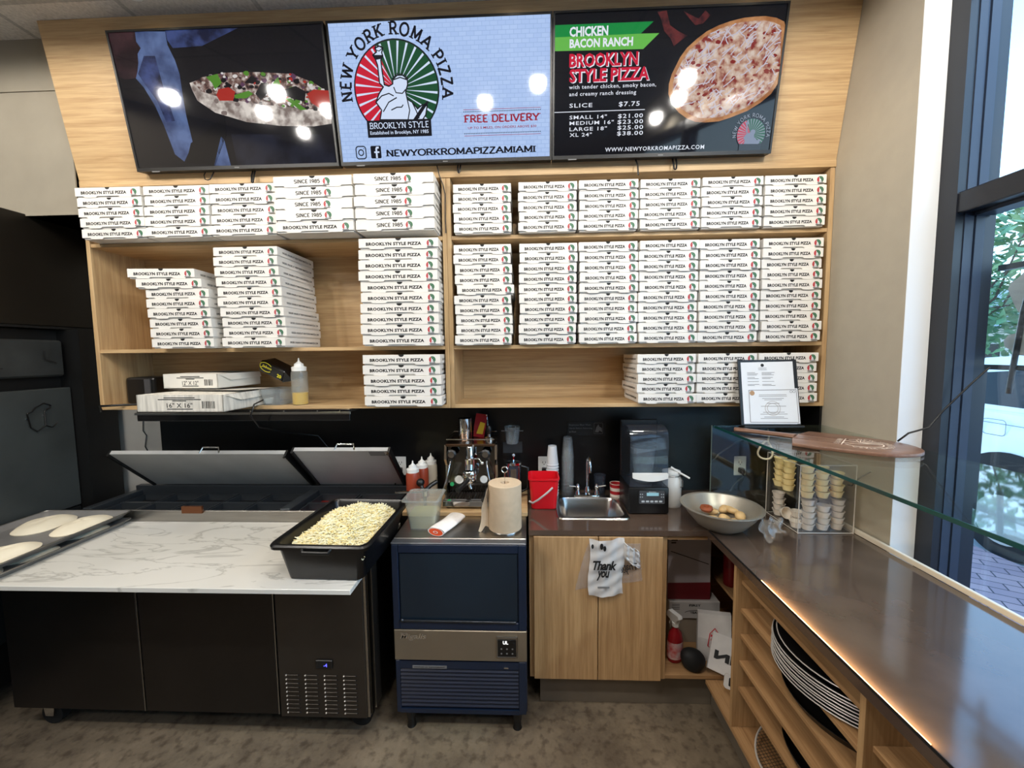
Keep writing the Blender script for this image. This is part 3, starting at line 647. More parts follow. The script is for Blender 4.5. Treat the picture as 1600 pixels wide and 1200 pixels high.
for s_, x0, x1, y0, y1 in (('with tender chicken, smoky bacon,', .079, .476, .287, .308), ('and creamy ranch dressing', .08, .387, .259, .280), ('SLICE', .082, .188, .217, .234), ('$7.75', .310, .406, .213, .235),
    ('SMALL 14"', .083, .257, .169, .185), ('$21.00', .309, .424, .165, .185), ('MEDIUM 16"', .084, .290, .145, .161), ('$23.00', .308, .426, .141, .161), ('LARGE 18"', .084, .259, .12, .136), ('$25.00', .309, .428, .117, .137), ('XL 24"', .085, .189, .096, .112), ('$38.00', .308, .429, .093, .113), ('WWW.NEWYORKROMAPIZZA.COM', .255, .719, .028, .046)):
    TT(b, font_geo(s_, .012, 1.15), x0, x1, y0, y1, 0)
b.poly([TF(u, v, .0024) for u, v in ((.012, .1985), (.431, .1985), (.431, .2015), (.012, .2015))], 0)
lpart('menu_lettering', b, [SC(226, 230, 240), SC(196, 22, 54)], t3)
b = MB(); lx, ly = TVD['logo'][0]
emblem(b, lx, ly, .064, lambda u, v, w_=0: TF(u, v, w_ + .0024))
b.text(arc_text('NEW YORK ROMA PIZZA', lx, ly, .070, 192, -12, .015, .13, False), lambda u, v: TF(u, v, .0036), 3)
b.poly([TF(lx + u, ly + v, .0036) for u, v in ((-.05, -.068), (.05, -.068), (.05, -.040), (-.05, -.040))], 2)
sc = .064 / CR
b.poly([TF(lx + (u - CX) * sc, ly + (v - CY) * sc, .004) for u, v in TVD['statue']], 4)
lpart('screen_emblem', b, [SC(180, 40, 66), SC(30, 84, 56), SC(28, 30, 40), SC(150, 156, 170), SC(120, 128, 150)], t3)
# hanging cable ends under the screens
def cord(label, pts, r=.003, base=None, nm='screen_cable', cat='cable', m=None, group=None):
    b_ = MB(); b_.tube(pts, r, 6); return solo(nm, label, cat, b_, m or BLACKP, base or pts[0], group, 60)
def loopc(x, z0, z1, wd): return [(x - wd, 2.035, z0), (x - wd, 2.02, (z0 + z1) / 2), (x - wd * .6, 2.015, z1 + .004), (x, 2.015, z1), (x + wd * .6, 2.015, z1 + .004), (x + wd, 2.02, (z0 + z1) / 2), (x + wd, 2.035, z0)]
cord('thin looped cable end under the left menu screen', loopc(-1.60, 2.70, 2.647, .022), .0025)
cord('short doubled cable end right of the looped one', loopc(-1.37, 2.70, 2.628, .006), .004)
cord('short dark cable loop hanging under the middle menu screen', loopc(-.327, 2.70, 2.648, .006), .004)
cord('straight black cable end hanging under the right menu screen', [(.536, 2.035, 2.70), (.542, 2.012, 2.66), (.545, 2.01, 2.612)], .004)
cord('small black cable loop under the right menu screen', loopc(.722, 2.70, 2.635, .008), .004)
cord('long thin black cable running down the shelf divider', [(-.44, 2.03, 2.70), (-.425, 2.025, 2.64), (-.41, 2.03, 2.60), (-.403, 2.044, 2.56), (-.4045, 2.044, 2.45), (-.4035, 2.044, 2.37)], .0028)
# ================================================================ PIZZA BOXES
def make_box(wd, dp, h, words, group):
    """origin: front bottom centre; front faces -Y"""
    b = MB(); g = .0022
    b.box(-wd / 2 + .004, wd / 2 - .004, .007, dp - .003, g * .5, h - .004, 0, .001)                    # tray
    b.box(-wd / 2, wd / 2, .0, dp, h - .0035, h - .0004, 0, .001)                                        # lid top
    tb = h * .16; tw = wd * .085; tx = wd * .27
    flap = [(-wd / 2, h - .002), (-wd / 2, tb)]
    for c in (-tx, tx): flap += [(c - tw - .006, tb), (c - tw, .001), (c + tw, .001), (c + tw + .006, tb)]
    flap += [(wd / 2, tb), (wd / 2, h - .002)]
    b.prism(flap, lambda u, v, w_: (u, .0018 - w_, v), .0022)
    for s_ in (-1, 1):
        b.prism([(0, tb), (dp, tb), (dp, h - .002), (0, h - .002)], lambda u, v, w_: (s_ * (wd / 2 - .0015) + s_ * w_, u, v), .0017)
    o = b.build('pizza_box', [CARD]); tag(o, 'x', 'pizza box', group)
    t = MB(); F = XZ(-.0006)
    if words == 'SINCE 1985': t.text(fit(slab_geo('SINCE 1985', .22), -.235 * wd, .10 * wd, .34 * h, .70 * h), lambda u, v: F(u, v), 0); ex = .18 * wd; tc0 = -.02
    else: t.text(fit(font_geo('BROOKLYN STYLE PIZZA', .055, 1.08), -.41 * wd, .29 * wd, .33 * h, .64 * h), lambda u, v: F(u, v), 0); ex = .40 * wd
    lpart('lettering', t, INK, o)
    em = MB(); r = h * .31
    emblem(em, ex, .50 * h, r, lambda u, v, w_=0: (u, -.0006 - w_ * .6, v), rays=False)
    em.poly([(ex + du * r, -.0016, .5 * h + dv * r) for du, dv in ((-.42, -.85), (-.38, -.2), (-.30, .1), (-.42, .62), (-.26, .6), (-.12, .12), (.05, .22), (.16, -.05), (.36, -.85))], 3)
    for dx0, dz0 in ((-.1, -.5), (.28, -.3), (.5, .25), (.15, .6), (-.62, .1), (.62, -.35)): em.poly([(ex + (dx0 + u) * r, -.0019, .5 * h + (dz0 + v) * r) for u, v in ((-.05, -.22), (.07, -.2), (.05, .22), (-.07, .2))], 2)
    em.poly([(ex + du * r, -.0018, .5 * h + dv * r) for du, dv in ((-.95, -1.15), (.95, -1.15), (.95, -.85), (-.95, -.85))], 2)
    lpart('emblem', em, [RED, GREEN, GREYINK, PAPER], o)
    nt = MB(); nt.poly([(q[0], -.0007, q[1]) for q in arc(0, h - .0005, .036 * wd, .21 * h, 180, 360, 10)], 0)
    nt.poly([(q[0], q[1], h - .0002) for q in arc(0, 0, .030 * wd, .012, 0, 180, 8)], 0)
    lpart('thumb_notch', nt, BLACKM, o)
    sd_ = MB(); sd_.text(fit(font_geo('ORDER ONLINE AT NEWYORKROMAPIZZA.COM', .02), dp * .12, dp * .92, .42 * h, .62 * h), lambda u, v: (wd / 2 + .0008, u, v), 0)
    sd_.text(fit(font_geo('ORDER ONLINE AT NEWYORKROMAPIZZA.COM', .02), dp * .08, dp * .88, .42 * h, .62 * h), lambda u, v: (-wd / 2 - .0008, dp - u, v), 0)
    lpart('side_lettering', sd_, INK, o)
    return o
rb = random.Random(11)
_proto = {}
def stack(cx, y, z, n, wd, dp, h, desc, group, words='BROOKLYN STYLE PIZZA', dx=None, jit=1.0, size='white', rots=None):
    for i in range(n):                                                   # i counts from the top
        wds = words[i] if isinstance(words, (list, tuple)) else words
        key = (round(wd, 3), round(h, 4), wds)
        lab = '%s pizza box, %s, %s' % (size, ORD[i] if n > 1 else 'single', desc)
        x = cx + (dx[i] if dx else 0) + rb.uniform(-.004, .004) * jit
        yy = y + rb.uniform(-.006, .005) * jit
        rz = math.radians(rots[i]) if rots else math.radians(rb.uniform(-.6, .6)) * jit
        loc = (x, yy, z + (n - 1 - i) * h + .0002)
        if key not in _proto:
            o = make_box(wd, dp, h, wds, group); _proto[key] = o; o.location = loc; o.rotation_euler = (0, 0, rz); o['label'] = lab; o['group'] = group
        else: copy_tree(_proto[key], loc, (0, 0, rz), lab, group)
gtl = 'pizza boxes on the top left shelf'
for k, cx in enumerate((-2.082, -1.735, -1.397)):
    stack(cx, 1.975, Z1, 5, .335, .335, .0505, '%s stack from left, top left shelf' % NTH[k], gtl, dx=[-.006, 0, .004, .008, .010] if k == 0 else None)
BIGW = ['SINCE 1985'] * 4 + ['BROOKLYN STYLE PIZZA']
stack(-1.028, 1.945, Z1, 5, .385, .39, .0535, 'fourth stack from left, top left shelf', gtl, BIGW, size='large white')
stack(-.628, 1.945, Z1, 5, .385, .39, .0535, 'stack beside the divider, top left shelf', gtl, 'SINCE 1985', size='large white')
gml = 'pizza boxes on the middle left shelf'
stack(-1.778, 1.985, Z2, 8, .328, .33, .0505, 'shorter crooked stack, middle left shelf', gml, dx=[-.072, -.035, .0, -.002, .004, .006, .014, .012], rots=[4.5, 3.0, .5, -.6, .4, -.5, .3, 0])
stack(-1.398, 1.985, Z2, 10, .33, .335, .0505, 'tall middle stack, middle left shelf', gml, dx=[-.010, -.008, -.008, -.003, .0, .003, .006, .008, .010, .010])
stack(-.628, 1.97, Z2, 10, .392, .375, .0525, 'stack beside the divider, middle left shelf', gml, size='large white')
stack(-.628, 1.97, ZB, 5, .392, .375, .0525, 'stack beside the divider, bottom left shelf', 'pizza boxes on the bottom left shelf', size='large white')
RC = (-.218, .108, .408, .703, .999, 1.300)
for k, cx in enumerate(RC):
    stack(cx, 2.026, Z1, 5, .287, .30, .0485, '%s stack from left, top right shelf' % NTH[k], 'pizza boxes on the top right shelf')
    stack(cx, 2.026, Z2, 10, .287, .30, .0502, '%s stack from left, middle right shelf' % NTH[k], 'pizza boxes on the middle right shelf', dx=[0, 0, 0, 0, .01, 0, .002, .002, .008, 0] if k == 0 else None)
for k, cx in enumerate(RC[3:]):
    stack(cx, 2.026, ZB, 5, .287, .30, .0502, '%s stack from left, bottom right shelf' % NTH[k], 'pizza boxes on the bottom right shelf')

# ================================================================ BOTTOM LEFT SHELF: cartons, tubs, bottle, light rail
def carton(x0, x1, y0, y1, z, h, rot, lab, word, dirty):
    t = thing('paper_carton', lab, 'carton', ((x0 + x1) / 2, (y0 + y1) / 2, z), (0, 0, rot)); wx, wy = (x1 - x0) / 2, (y1 - y0) / 2
    cm = mat('carton_card_dirty' if dirty else 'carton_card', rgb(226, 222, 212), .7, noise=.35 if dirty else .08, nscale=7, stretch=(9, 9, 1) if dirty else (1, 1, 1))
    b_ = MB()
    b_.box(-wx, wx, -wy, wy, 0, .004); b_.box(-wx, wx, -wy, -wy + .004, 0, h); b_.box(-wx, wx, wy - .004, wy, 0, h); b_.box(-wx, -wx + .004, -wy, wy, 0, h); b_.box(wx - .004, wx, -wy, wy, 0, h)
    lpart('carton_body', b_, cm, t)
    f = MB(); f.poly([(-wx, -wy + .004, h), (wx, -wy + .004, h), (wx * .9, wy * .2, h + .004), (-wx * .8, wy * .1, h + .002)]); f.poly([(-wx, wy, h), (wx, wy, h), (wx, -wy * .5, h + .012), (-wx, -wy * .2, h + .010)])
    f.poly([(wx, -wy, h), (wx, wy, h), (wx + .008, wy, h - .03), (wx + .012, -wy * .5, h - .035)])
    lpart('carton_flap', f, cm, t)
    L = MB(); L.text(fit(font_geo(word, .01), -wx * .30, wx * .30, h * .24, h * .52), lambda u, v: (u, -wy - .0005, v))
    for i, (a, q) in enumerate(((.16, .62), (.5, .70), (.36, .8), (.3, .14))): L.poly([(-wx * a, -wy - .0005, h * q), (wx * a, -wy - .0005, h * q), (wx * a, -wy - .0005, h * q + .004), (-wx * a, -wy - .0005, h * q + .004)])
    lpart('lettering', L, INK, t)
    bc = MB(); x = wx * .52
    while x < wx * .82: bc.poly([(x, -wy - .0005, h * .2), (x + .003, -wy - .0005, h * .2), (x + .003, -wy - .0005, h * .62), (x, -wy - .0005, h * .62)]); x += rb.choice((.0045, .006, .0075))
    lpart('bar_code', bc, INK, t)
carton(-1.875, -1.435, 1.825, 2.235, ZB + .0005, .082, math.radians(-2), 'long worn white carton marked 16 x 16, at the shelf front', '16" X 16"', True)
carton(-1.895, -1.585, 1.995, 2.295, ZB + .099, .075, math.radians(-4), 'smaller white carton marked 12 x 12, on the worn carton', '12" X 12"', False)
t = thing('amplifier', 'black electronic box half hidden behind the cartons', 'amplifier', (-2.22, 2.2, ZB))
b = MB(); b.box(-2.275, -2.105, 2.16, 2.345, ZB, ZB + .15, 0, .012, 2); part('amplifier_case', b, BLACKP, t)
b = MB(); b.box(-2.16, -2.125, 2.154, 2.16, ZB + .03, ZB + .14); part('amplifier_panel', b, mat('grey_panel_plastic', rgb(70, 70, 72), .4), t)
t = thing('battery_pack', 'black packet with yellow lettering tilted on the plastic tub', 'packet', (-1.375, 2.16, ZB + .15), (math.radians(8), math.radians(24), math.radians(-8)))
b = MB(); b.box(-.10, .06, -.05, .05, .0, .065, 0, .008); b.loft([[(.06, -.05, .0), (.06, .05, 0), (.06, .05, .065), (.06, -.05, .065)], [(.11, -.045, .03), (.11, .045, .03), (.11, .045, .04), (.11, -.045, .04)]], 0, True, False, True)
lpart('packet', b, mat('black_foil', rgb(16, 16, 18), .25), t)
b = MB(); b.text(fit(font_geo('Jabon', .02, 1, .3), -.085, -.02, .03, .05), lambda u, v: (u, -.0508, v)); b.text(stroke_geo([arc(-.055, .04, .04, .024, 40, 320, 16)], .004, False), lambda u, v: (u, -.0508, v)); b.text(fit(font_geo('20', .03), .02, .048, .015, .035), lambda u, v: (u, -.0508, v))
lpart('lettering', b, mat('yellow_ink', rgb(226, 214, 40), .5), t)
def tub(x0, x1, y0, y1, z, h, lab):
    t_ = thing('plastic_tub', lab, 'tub', ((x0 + x1) / 2, (y0 + y1) / 2, z))
    cx_, cy_ = (x0 + x1) / 2, (y0 + y1) / 2; W_, D__ = (x1 - x0) / 2, (y1 - y0) / 2
    def ring(k, zz): return [(cx_ + u * W_ * k, cy_ + v * D__ * k, z + zz) for u, v in rrect(-1, 1, -1, 1, .25)]
    b_ = MB(); b_.loft([ring(.84, .001), ring(.98, h), ring(1.04, h + .001), ring(1.04, h + .005), ring(.97, h + .005), ring(.82, .004)], 0, True, True, True)
    part('tub_body', b_, PCUP, t_, 40); return t_
tub(-1.425, -1.29, 2.04, 2.22, ZB + .0003, .082, 'clear plastic tub left of the oil bottle, under the black packet')
t = thing('measuring_cup', 'small grey plastic cup inside the clear plastic tub', 'cup', (-1.41, 2.10, ZB + .006))
lpart('cup_body', MB().lathe([(.018, 0), (.026, .028), (.024, .028), (.016, .003)], seg=18), WHITE, t, 40)
def squeeze(loc, h, r, body, fill, level, lab, group=None, cap=WHITE):
    t_ = thing('squeeze_bottle', lab, 'bottle', loc, group=group)
    hb = h * .74
    lpart('bottle_body', MB().lathe([(r * .9, 0), (r, .006), (r, hb * .92), (r * .86, hb), (r * .82, hb)], seg=26), body, t_, 50)
    if fill: lpart('liquid', MB().lathe([(r * .93, .003), (r * .94, level)], seg=24), fill, t_, 50)
    b_ = MB(); b_.lathe([(r * .88, hb - .004), (r * .9, hb + h * .07), (r * .6, hb + h * .085), (r * .55, hb + h * .14), (r * .42, hb + h * .15), (r * .14, h * .93), (r * .07, h)], seg=22); lpart('nozzle_cap', b_, cap, t_, 40)
    return t_
OILM = mat('yellow_oil', rgb(228, 186, 40), .2)
squeeze((-1.222, 2.085, ZB + .0003), .25, .041, FROST, OILM, .065, 'tall clear squeeze bottle with yellow oil on the shelf')
t = thing('light_rail', 'flat steel light rail under the bottom left shelf', 'rail', (-1.51, 2.06, 1.477))
b = MB(); b.box(-2.09, -.93, 2.042, 2.30, 1.462, 1.4775); part('rail_channel', b, STEEL, t)
b = MB(); b.box(-2.09, -.93, 2.030, 2.041, 1.418, 1.4775, 0, .002); part('rail_front', b, mat('black_glossy_rail', rgb(22, 20, 20), .12), t)
b = MB(); b.box(-2.10, -.925, 2.026, 2.031, 1.452, 1.464, 0, .001); part('rail_lip', b, STEEL, t)
for x in (-1.46, -1.28, -1.1, -.98):
    part('screw', MB().cyl((x, 2.030, 1.470), (x, 2.024, 1.470), .004, seg=10), CHROME, t, 40)
cord('black cable drooping over the cartons down the backsplash', [(-2.29, 2.035, 1.47), (-2.28, 2.02, 1.502), (-2.2, 2.02, 1.506), (-2.12, 2.1, 1.503)], .006, nm='power_cable')
cord('thin black cable falling from beside the cartons toward the prep table lids', [(-1.385, 2.02, 1.53), (-1.392, 1.96, 1.515), (-1.40, 1.94, 1.46), (-1.40, 2.0, 1.39), (-1.37, 2.2, 1.32), (-1.28, 2.35, 1.27), (-1.2, 2.36, 1.16)], .004, nm='power_cable')
cord('thin wavy wire hanging down the grey wall strip', [(-2.40, 2.372, 1.47), (-2.42, 2.372, 1.42), (-2.405, 2.372, 1.36), (-2.41, 2.372, 1.30), (-2.39, 2.372, 1.27), (-2.405, 2.372, 1.20), (-2.38, 2.372, 1.15), (-2.42, 2.372, 1.10)], .003, nm='power_cable')
# ================================================================ OVEN AND HOOD on the left
OV = mat('oven_steel', rgb(70, 74, 73), .45, .25, noise=.35, nscale=3.0); OVB = mat('oven_black', rgb(12, 12, 12), .45)
HOODM = mat('hood_black', rgb(38, 33, 26), .4, .5, noise=.3, nscale=2)
t = thing('pizza_oven', 'tall dark steel oven against the left wall', 'oven', (-2.8, 1.6, 0))
b = MB(); b.box(-3.2, -2.66, .6, 2.34, .10, 1.92, 0, .004); b.box(-2.66, -2.53, 2.162, 2.34, .1, 1.92); part('oven_body', b, OVB, t)
b = MB(); b.box(-2.66, -2.60, .62, 2.16, .912, 1.595, 0, .004); part('oven_side_panel', b, OV, t)
b = MB(); b.box(-2.66, -2.604, .62, 2.16, .35, .905, 0, .004); part('oven_lower_panel', b, mat('oven_steel_dark', rgb(34, 38, 40), .4, .3, noise=.3), t)
b = MB(); b.box(-2.66, -2.61, .62, 2.15, 1.66, 1.86, 0, .01); part('oven_upper_panel', b, mat('oven_hammered', rgb(58, 60, 59), .5, .3, noise=.4, nscale=6, bump=.4), t)
for k, pts in enumerate(([(-2.598, 2.05, 1.80), (-2.596, 2.05, 1.755), (-2.596, 2.10, 1.735)], [(-2.598, 1.83, 1.715), (-2.596, 1.87, 1.712)])):
    part('scratch', MB().tube(pts, .003, 6), BLACKM, t, 60)
b = MB(); pts = [(1.945, 1.47), (1.955, 1.40), (1.98, 1.375), (2.02, 1.40), (2.02, 1.475), (2.03, 1.485), (2.045, 1.49), (2.05, 1.505), (2.02, 1.52), (1.98, 1.50), (1.965, 1.48), (1.945, 1.475)]
b.tube([(-2.592, y, z) for y, z in pts], .0035, 6, closed=True); b.tube([(-2.592, 2.02, 1.40), (-2.592, 2.05, 1.385), (-2.592, 2.075, 1.41)], .003, 6); part('hook', b, BLACKP, t, 60)
for y, z in ((1.945, 1.445), (2.02, 1.455), (1.75, 1.585)): part('screw', MB().cyl((-2.602, y, z), (-2.594, y, z), .005, seg=10), CHROME, t, 40)
for y in (.75, 2.2): part('leg', MB().cyl((-2.72, y, 0), (-2.72, y, .1), .03), OVB, t, 40); part('leg', MB().cyl((-3.1, y, 0), (-3.1, y, .1), .03), OVB, t, 40)
t = thing('exhaust_hood', 'black exhaust hood box over the oven', 'hood', (-2.8, 1.6, 1.935))
b = MB(); b.box(-3.2, -2.60, .4, 2.34, 1.935, 2.51, 0, .004); part('hood_body', b, HOODM, t)
b = MB(); b.box(-3.18, -2.605, .4, 2.34, 1.922, 1.934); part('hood_rim', b, OVB, t)

# ================================================================ PREP TABLE
t = thing('prep_table', 'long dark steel refrigerated pizza prep table on casters', 'prep table', (-1.56, 2.0, 0))
PX0, PX1, PYF, PYB = -2.41, -.714, 1.66, 2.335
b = MB(); b.box(PX0, PX1, PYF, PYB, .13, .86, 0, .003); part('table_body', b, mat('prep_side_steel', rgb(70, 66, 60), .35, 1, noise=.2), t)
DK = mat('prep_door_dark_reflection', rgb(60, 55, 51), .38, .8, noise=.25, nscale=2)  # doors darkened: the dim room mirrored in steel put into colour
for a, c in ((-2.405, -1.772), (-1.762, -1.140)):
    d = MB(); d.box(a, c, 1.642, 1.66, .135, .80, 0, .003); dd = part('door', d, DK, t)
    h_ = MB(); h_.box(a + .12, c - .12, 1.640, 1.6422, .765, .80); part('door_grip', h_, BLACKP, dd)
    s_ = MB(); s_.box(c + .001, c + .005, 1.643, 1.66, .135, .85); part('door_edge', s_, STEEL, t)
b = MB(); b.box(-1.128, PX1 - .018, 1.642, 1.66, .125, .86, 0, .002); mp_ = part('machine_panel', b, STEELD, t)
b = MB(); b.box(-.954, -.878, 1.634, 1.642, .364, .405, 0, .003); dsp = part('thermostat', b, BLACKP, mp_)
for i in range(10):
    for j, x in enumerate((-1.066, -.978, -.890, -.802)):
        z = .327 - i * .0198
        q = MB(); q.box(x - .030, x + .026, 1.6385, 1.6425, z - .004, z + .003, 0, .0015); q.box(x + .026, x + .031, 1.6412, 1.6425, z - .003, z + .003, 1); q.sphere((x - .028, 1.640, z), .0042, 2, 10, 6); part('vent_slot', q, [STEELD, BLACKM, mat('vent_highlight', rgb(190, 182, 172), .3, .6) if (i, j) == (0, 0) else bpy.data.materials['vent_highlight']], mp_)  # bead at each slot's left end: highlight put in as pale colour
b = MB(); b.box(-.940, -.894, 1.6325, 1.634, .371, .398); b.text(fit(font_geo('-4', .02), -.915, -.899, .376, .392), lambda u, v: (u, 1.632, v), 1)
part('thermostat_display', b, [BLACKM, mat('blue_led', rgb(60, 60, 220), .5, emit=rgb(90, 90, 255), estr=2.2)], t)
b = MB(); b.box(PX1 - .017, PX1 - .006, 1.65, 1.70, .125, .86); b.box(PX1 - .004, PX1 + .004, 1.70, 1.76, .125, .86); part('corner_trim', b, STEEL, t)
# worktop rail and topping well
RY0, RY1, RZ = 1.985, 2.30, .945
b = MB(); b.box(PX0, PX1, 1.985, 2.0, .86, RZ, 0, .002); part('front_rail', b, STEEL, t)
b = MB(); b.box(PX0, PX1, 1.66, 1.985, .86, .866); part('table_top', b, STEEL, t)
WB = mat('well_dark', rgb(62, 66, 70), .3, .5)
b = MB(); b.box(PX0, PX0 + .045, 2.0, PYB, .86, .95, 0, .003); b.box(-1.318, -1.262, 2.0, PYB, .86, .95, 0, .003); b.box(PX1 - .035, PX1, 2.0, PYB, .86, .95, 0, .003); b.box(PX0, PX1, 2.296, PYB, .86, .975, 0, .003)
part('well_rim', b, WB, t)
for x0, n, wd in ((-2.35, 5, .2), (-1.25, 2, .245)):
    for i in range(n):
        a = x0 + i * wd + .006; c = a + wd - .012
        for y0_, y1_ in ((2.005, 2.145), (2.152, 2.29)):
            q = MB(); q.box(a, c, y0_, y0_ + .006, .885, .925); q.box(a, c, y1_ - .006, y1_, .885, .925); q.box(a, a + .006, y0_, y1_, .885, .925); q.box(c - .006, c, y0_, y1_, .885, .925)
            q.box(a - .004, c + .004, y0_ - .003, y0_ + .007, .922, .927); q.box(a - .004, c + .004, y1_ - .007, y1_ + .003, .922, .927); q.box(a + .006, c - .006, y0_ + .006, y1_ - .006, .872, .888, 1 if n == 2 else 2)
            part('topping_pan', q, [bpy.data.materials['well_dark'], mat('tomato_sauce', rgb(120, 24, 18), .35), BLACKP], t)
for k, (x0, x1) in enumerate(((-2.295, -1.312), (-1.262, -.748))):
    zz = (0, 0) if k == 0 else (.0, .016)
    lid = MB()
    P0_, P1_ = Vector((0, 2.318, .978)), Vector((0, 2.058, 1.232 + zz[1])); nn = Vector((0, .70, .716))
    f0, f1 = P0_, P1_
    def LQ(x, q, off): return Vector((x, 0, 0)) + q + nn * off
    lid.loft([[LQ(x0, f0, 0), LQ(x1, f0, 0), LQ(x1, f0, .022), LQ(x0, f0, .022)], [LQ(x0, f1, 0), LQ(x1, f1, 0), LQ(x1, f1, .022), LQ(x0, f1, .022)]], 0, True, True, True)
    lo = part('lid', lid, STEELL, t)
    for a, c in ((x0 - .012, x0), (x1, x1 + .012)):
        fl = MB(); fl.loft([[LQ(a, f0, -.012), LQ(c, f0, -.012), LQ(c, f0, .024), LQ(a, f0, .024)], [LQ(a, f1, -.012), LQ(c, f1, -.012), LQ(c, f1, .024), LQ(a, f1, .024)]], 0, True, True, True)
        part('lid_flange', fl, BLACKP, lo)
    hx = -1.735 if k == 0 else -.985
    hz = 1.232 + zz[1]; hy = 2.066
    h_ = MB(); h_.tube([(hx - .055, hy, hz), (hx - .045, hy + .015, hz + .032), (hx + .045, hy + .015, hz + .032), (hx + .055, hy, hz)], .006, 8); part('lid_handle', h_, CHROME, lo, 50)
    sc_ = MB(); sc_.cyl((x1 + .004, 2.06, 1.225 + zz[1]), (x1 + .004, 2.045, 1.215 + zz[1]), .006, seg=10); part('lid_screw', sc_, CHROME, lo, 40)
    if k == 1:
        lb = MB(); lb.poly([LQ(x1 - .105, f1 - (f1 - f0) * .02, -.0006), LQ(x1 - .02, f1 - (f1 - f0) * .02, -.0006), LQ(x1 - .02, f1 - (f1 - f0) * .13, -.0006), LQ(x1 - .105, f1 - (f1 - f0) * .13, -.0006)]); part('rating_label', lb, GREYINK, lo)
b = MB(); b.box(-1.83, -1.72, 1.972, 1.984, .935, .972); part('rail_tag', b, mat('copper_tag', rgb(120, 74, 46), .4, .6), t, label='brown copper tag on the rail')
for x in (-2.28, -2.02, -1.70, -1.40):
    q = MB(); q.prism([(1.64, .855), (1.50, .855), (1.64, .77)], lambda u, v, w_: (x + w_, u, v), .012); part('bracket', q, BLACKM, t)
def caster(x, y, tt, m=CHROME):
    q = MB(); q.box(x - .04, x + .04, y - .04, y + .04, .118, .13); q.prism([(x - .03, .118), (x + .03, .118), (x + .02, .05), (x - .02, .05)], lambda u, v, w_: (u, y - .03 + w_, v), .006); q.prism([(x - .03, .118), (x + .03, .118), (x + .02, .05), (x - .02, .05)], lambda u, v, w_: (u, y + .024 + w_, v), .006)
    c_ = part('caster', q, m, tt); part('wheel', MB().cyl((x, y - .018, .052), (x, y + .018, .052), .052, seg=22), RUBBER, c_, 40)
caster(-2.30, 1.72, t); caster(-.80, 1.75, t, BLACKP); caster(-2.30, 2.26, t, BLACKP); caster(-.80, 2.26, t, BLACKP)
t = thing('warning_sticker', 'round dark blue cap at the prep table corner under the marble', 'cap', (-.735, 1.62, .80)) if False else None
# marble slab
def marble():
    m, n, l, p = newmat('white_marble'); p.inputs['Roughness'].default_value = .25
    tc = n.new('ShaderNodeTexCoord'); mp = n.new('ShaderNodeMapping'); mp.inputs['Rotation'].default_value = (0, 0, .75); mp.inputs['Scale'].default_value = (1.0, 3.0, 1)
    nz = n.new('ShaderNodeTexNoise'); nz.inputs['Scale'].default_value = 2.2; nz.inputs['Detail'].default_value = 8; nz.inputs['Distortion'].default_value = 1.3
    mt = n.new('ShaderNodeMath'); mt.operation = 'SUBTRACT'; mt.inputs[1].default_value = .5; ab = n.new('ShaderNodeMath'); ab.operation = 'ABSOLUTE'
    r = n.new('ShaderNodeValToRGB'); e_ = r.color_ramp.elements; e_[0].position = 0; e_[0].color = rgb(184, 182, 175); e_[1].position = .022; e_[1].color = rgb(216, 214, 207)
    n2 = n.new('ShaderNodeTexNoise'); n2.inputs['Scale'].default_value = 1.4; n2.inputs['Detail'].default_value = 4; r2 = n.new('ShaderNodeValToRGB'); r2.color_ramp.elements[0].position = .35; r2.color_ramp.elements[0].color = (.80, .80, .78, 1); r2.color_ramp.elements[1].position = .6; r2.color_ramp.elements[1].color = (1, 1, 1, 1)
    mx = n.new('ShaderNodeMix'); mx.data_type = 'RGBA'; mx.blend_type = 'MULTIPLY'; mx.inputs[0].default_value = .6
    l.new(tc.outputs['Object'], mp.inputs[0]); l.new(mp.outputs[0], nz.inputs['Vector']); l.new(nz.outputs[0], mt.inputs[0]); l.new(mt.outputs[0], ab.inputs[0]); l.new(ab.outputs[0], r.inputs[0])
    l.new(tc.outputs['Object'], n2.inputs['Vector']); l.new(n2.outputs[0], r2.inputs[0]); l.new(r.outputs[0], mx.inputs[6]); l.new(r2.outputs[0], mx.inputs[7]); l.new(mx.outputs[2], p.inputs['Base Color'])
    return m
b = MB(); b.box(-2.48, -.665, 1.392, 1.983, .8665, .886, 0, .0015)
solo('marble_slab', 'white veined marble slab lying along the prep table front', 'worktop', b, marble(), (-1.56, 1.69, .8665))
# sheet pans and dough
ALU = mat('pan_aluminium', rgb(150, 148, 146), .42, .45, noise=.25, nscale=6)
def sheet_pan(cx, cy, z, rot, lab, grp):
    t_ = thing('sheet_pan', lab, 'baking tray', (cx, cy, z), (0, 0, rot), grp); W_, D__ = .228, .33
    def ring(k, zz): return [(u * (W_ + k), v * (D__ + k), zz) for u, v in [(a / 1, c) for a, c in rrect(-1, 1, -1, 1, .08)]]
    b_ = MB(); b_.loft([ring(-.018, .0), ring(0, .024), ring(.006, .0255), ring(.006, .0235), ring(.001, .022), ring(-.016, -.0)], 0, True, False, False)
    b_.poly(ring(-.018, .0012), 0); lpart('tray_body', b_, ALU, t_, 40)
    b_ = MB(); b_.tube(ring(.006, .0245), .003, 6, closed=True); lpart('tray_rim', b_, STEEL, t_, 50)
    return t_
DOUGH = mat('raw_dough', rgb(232, 222, 198), .75, noise=.10, nscale=9, bump=.12)
rd = random.Random(5)
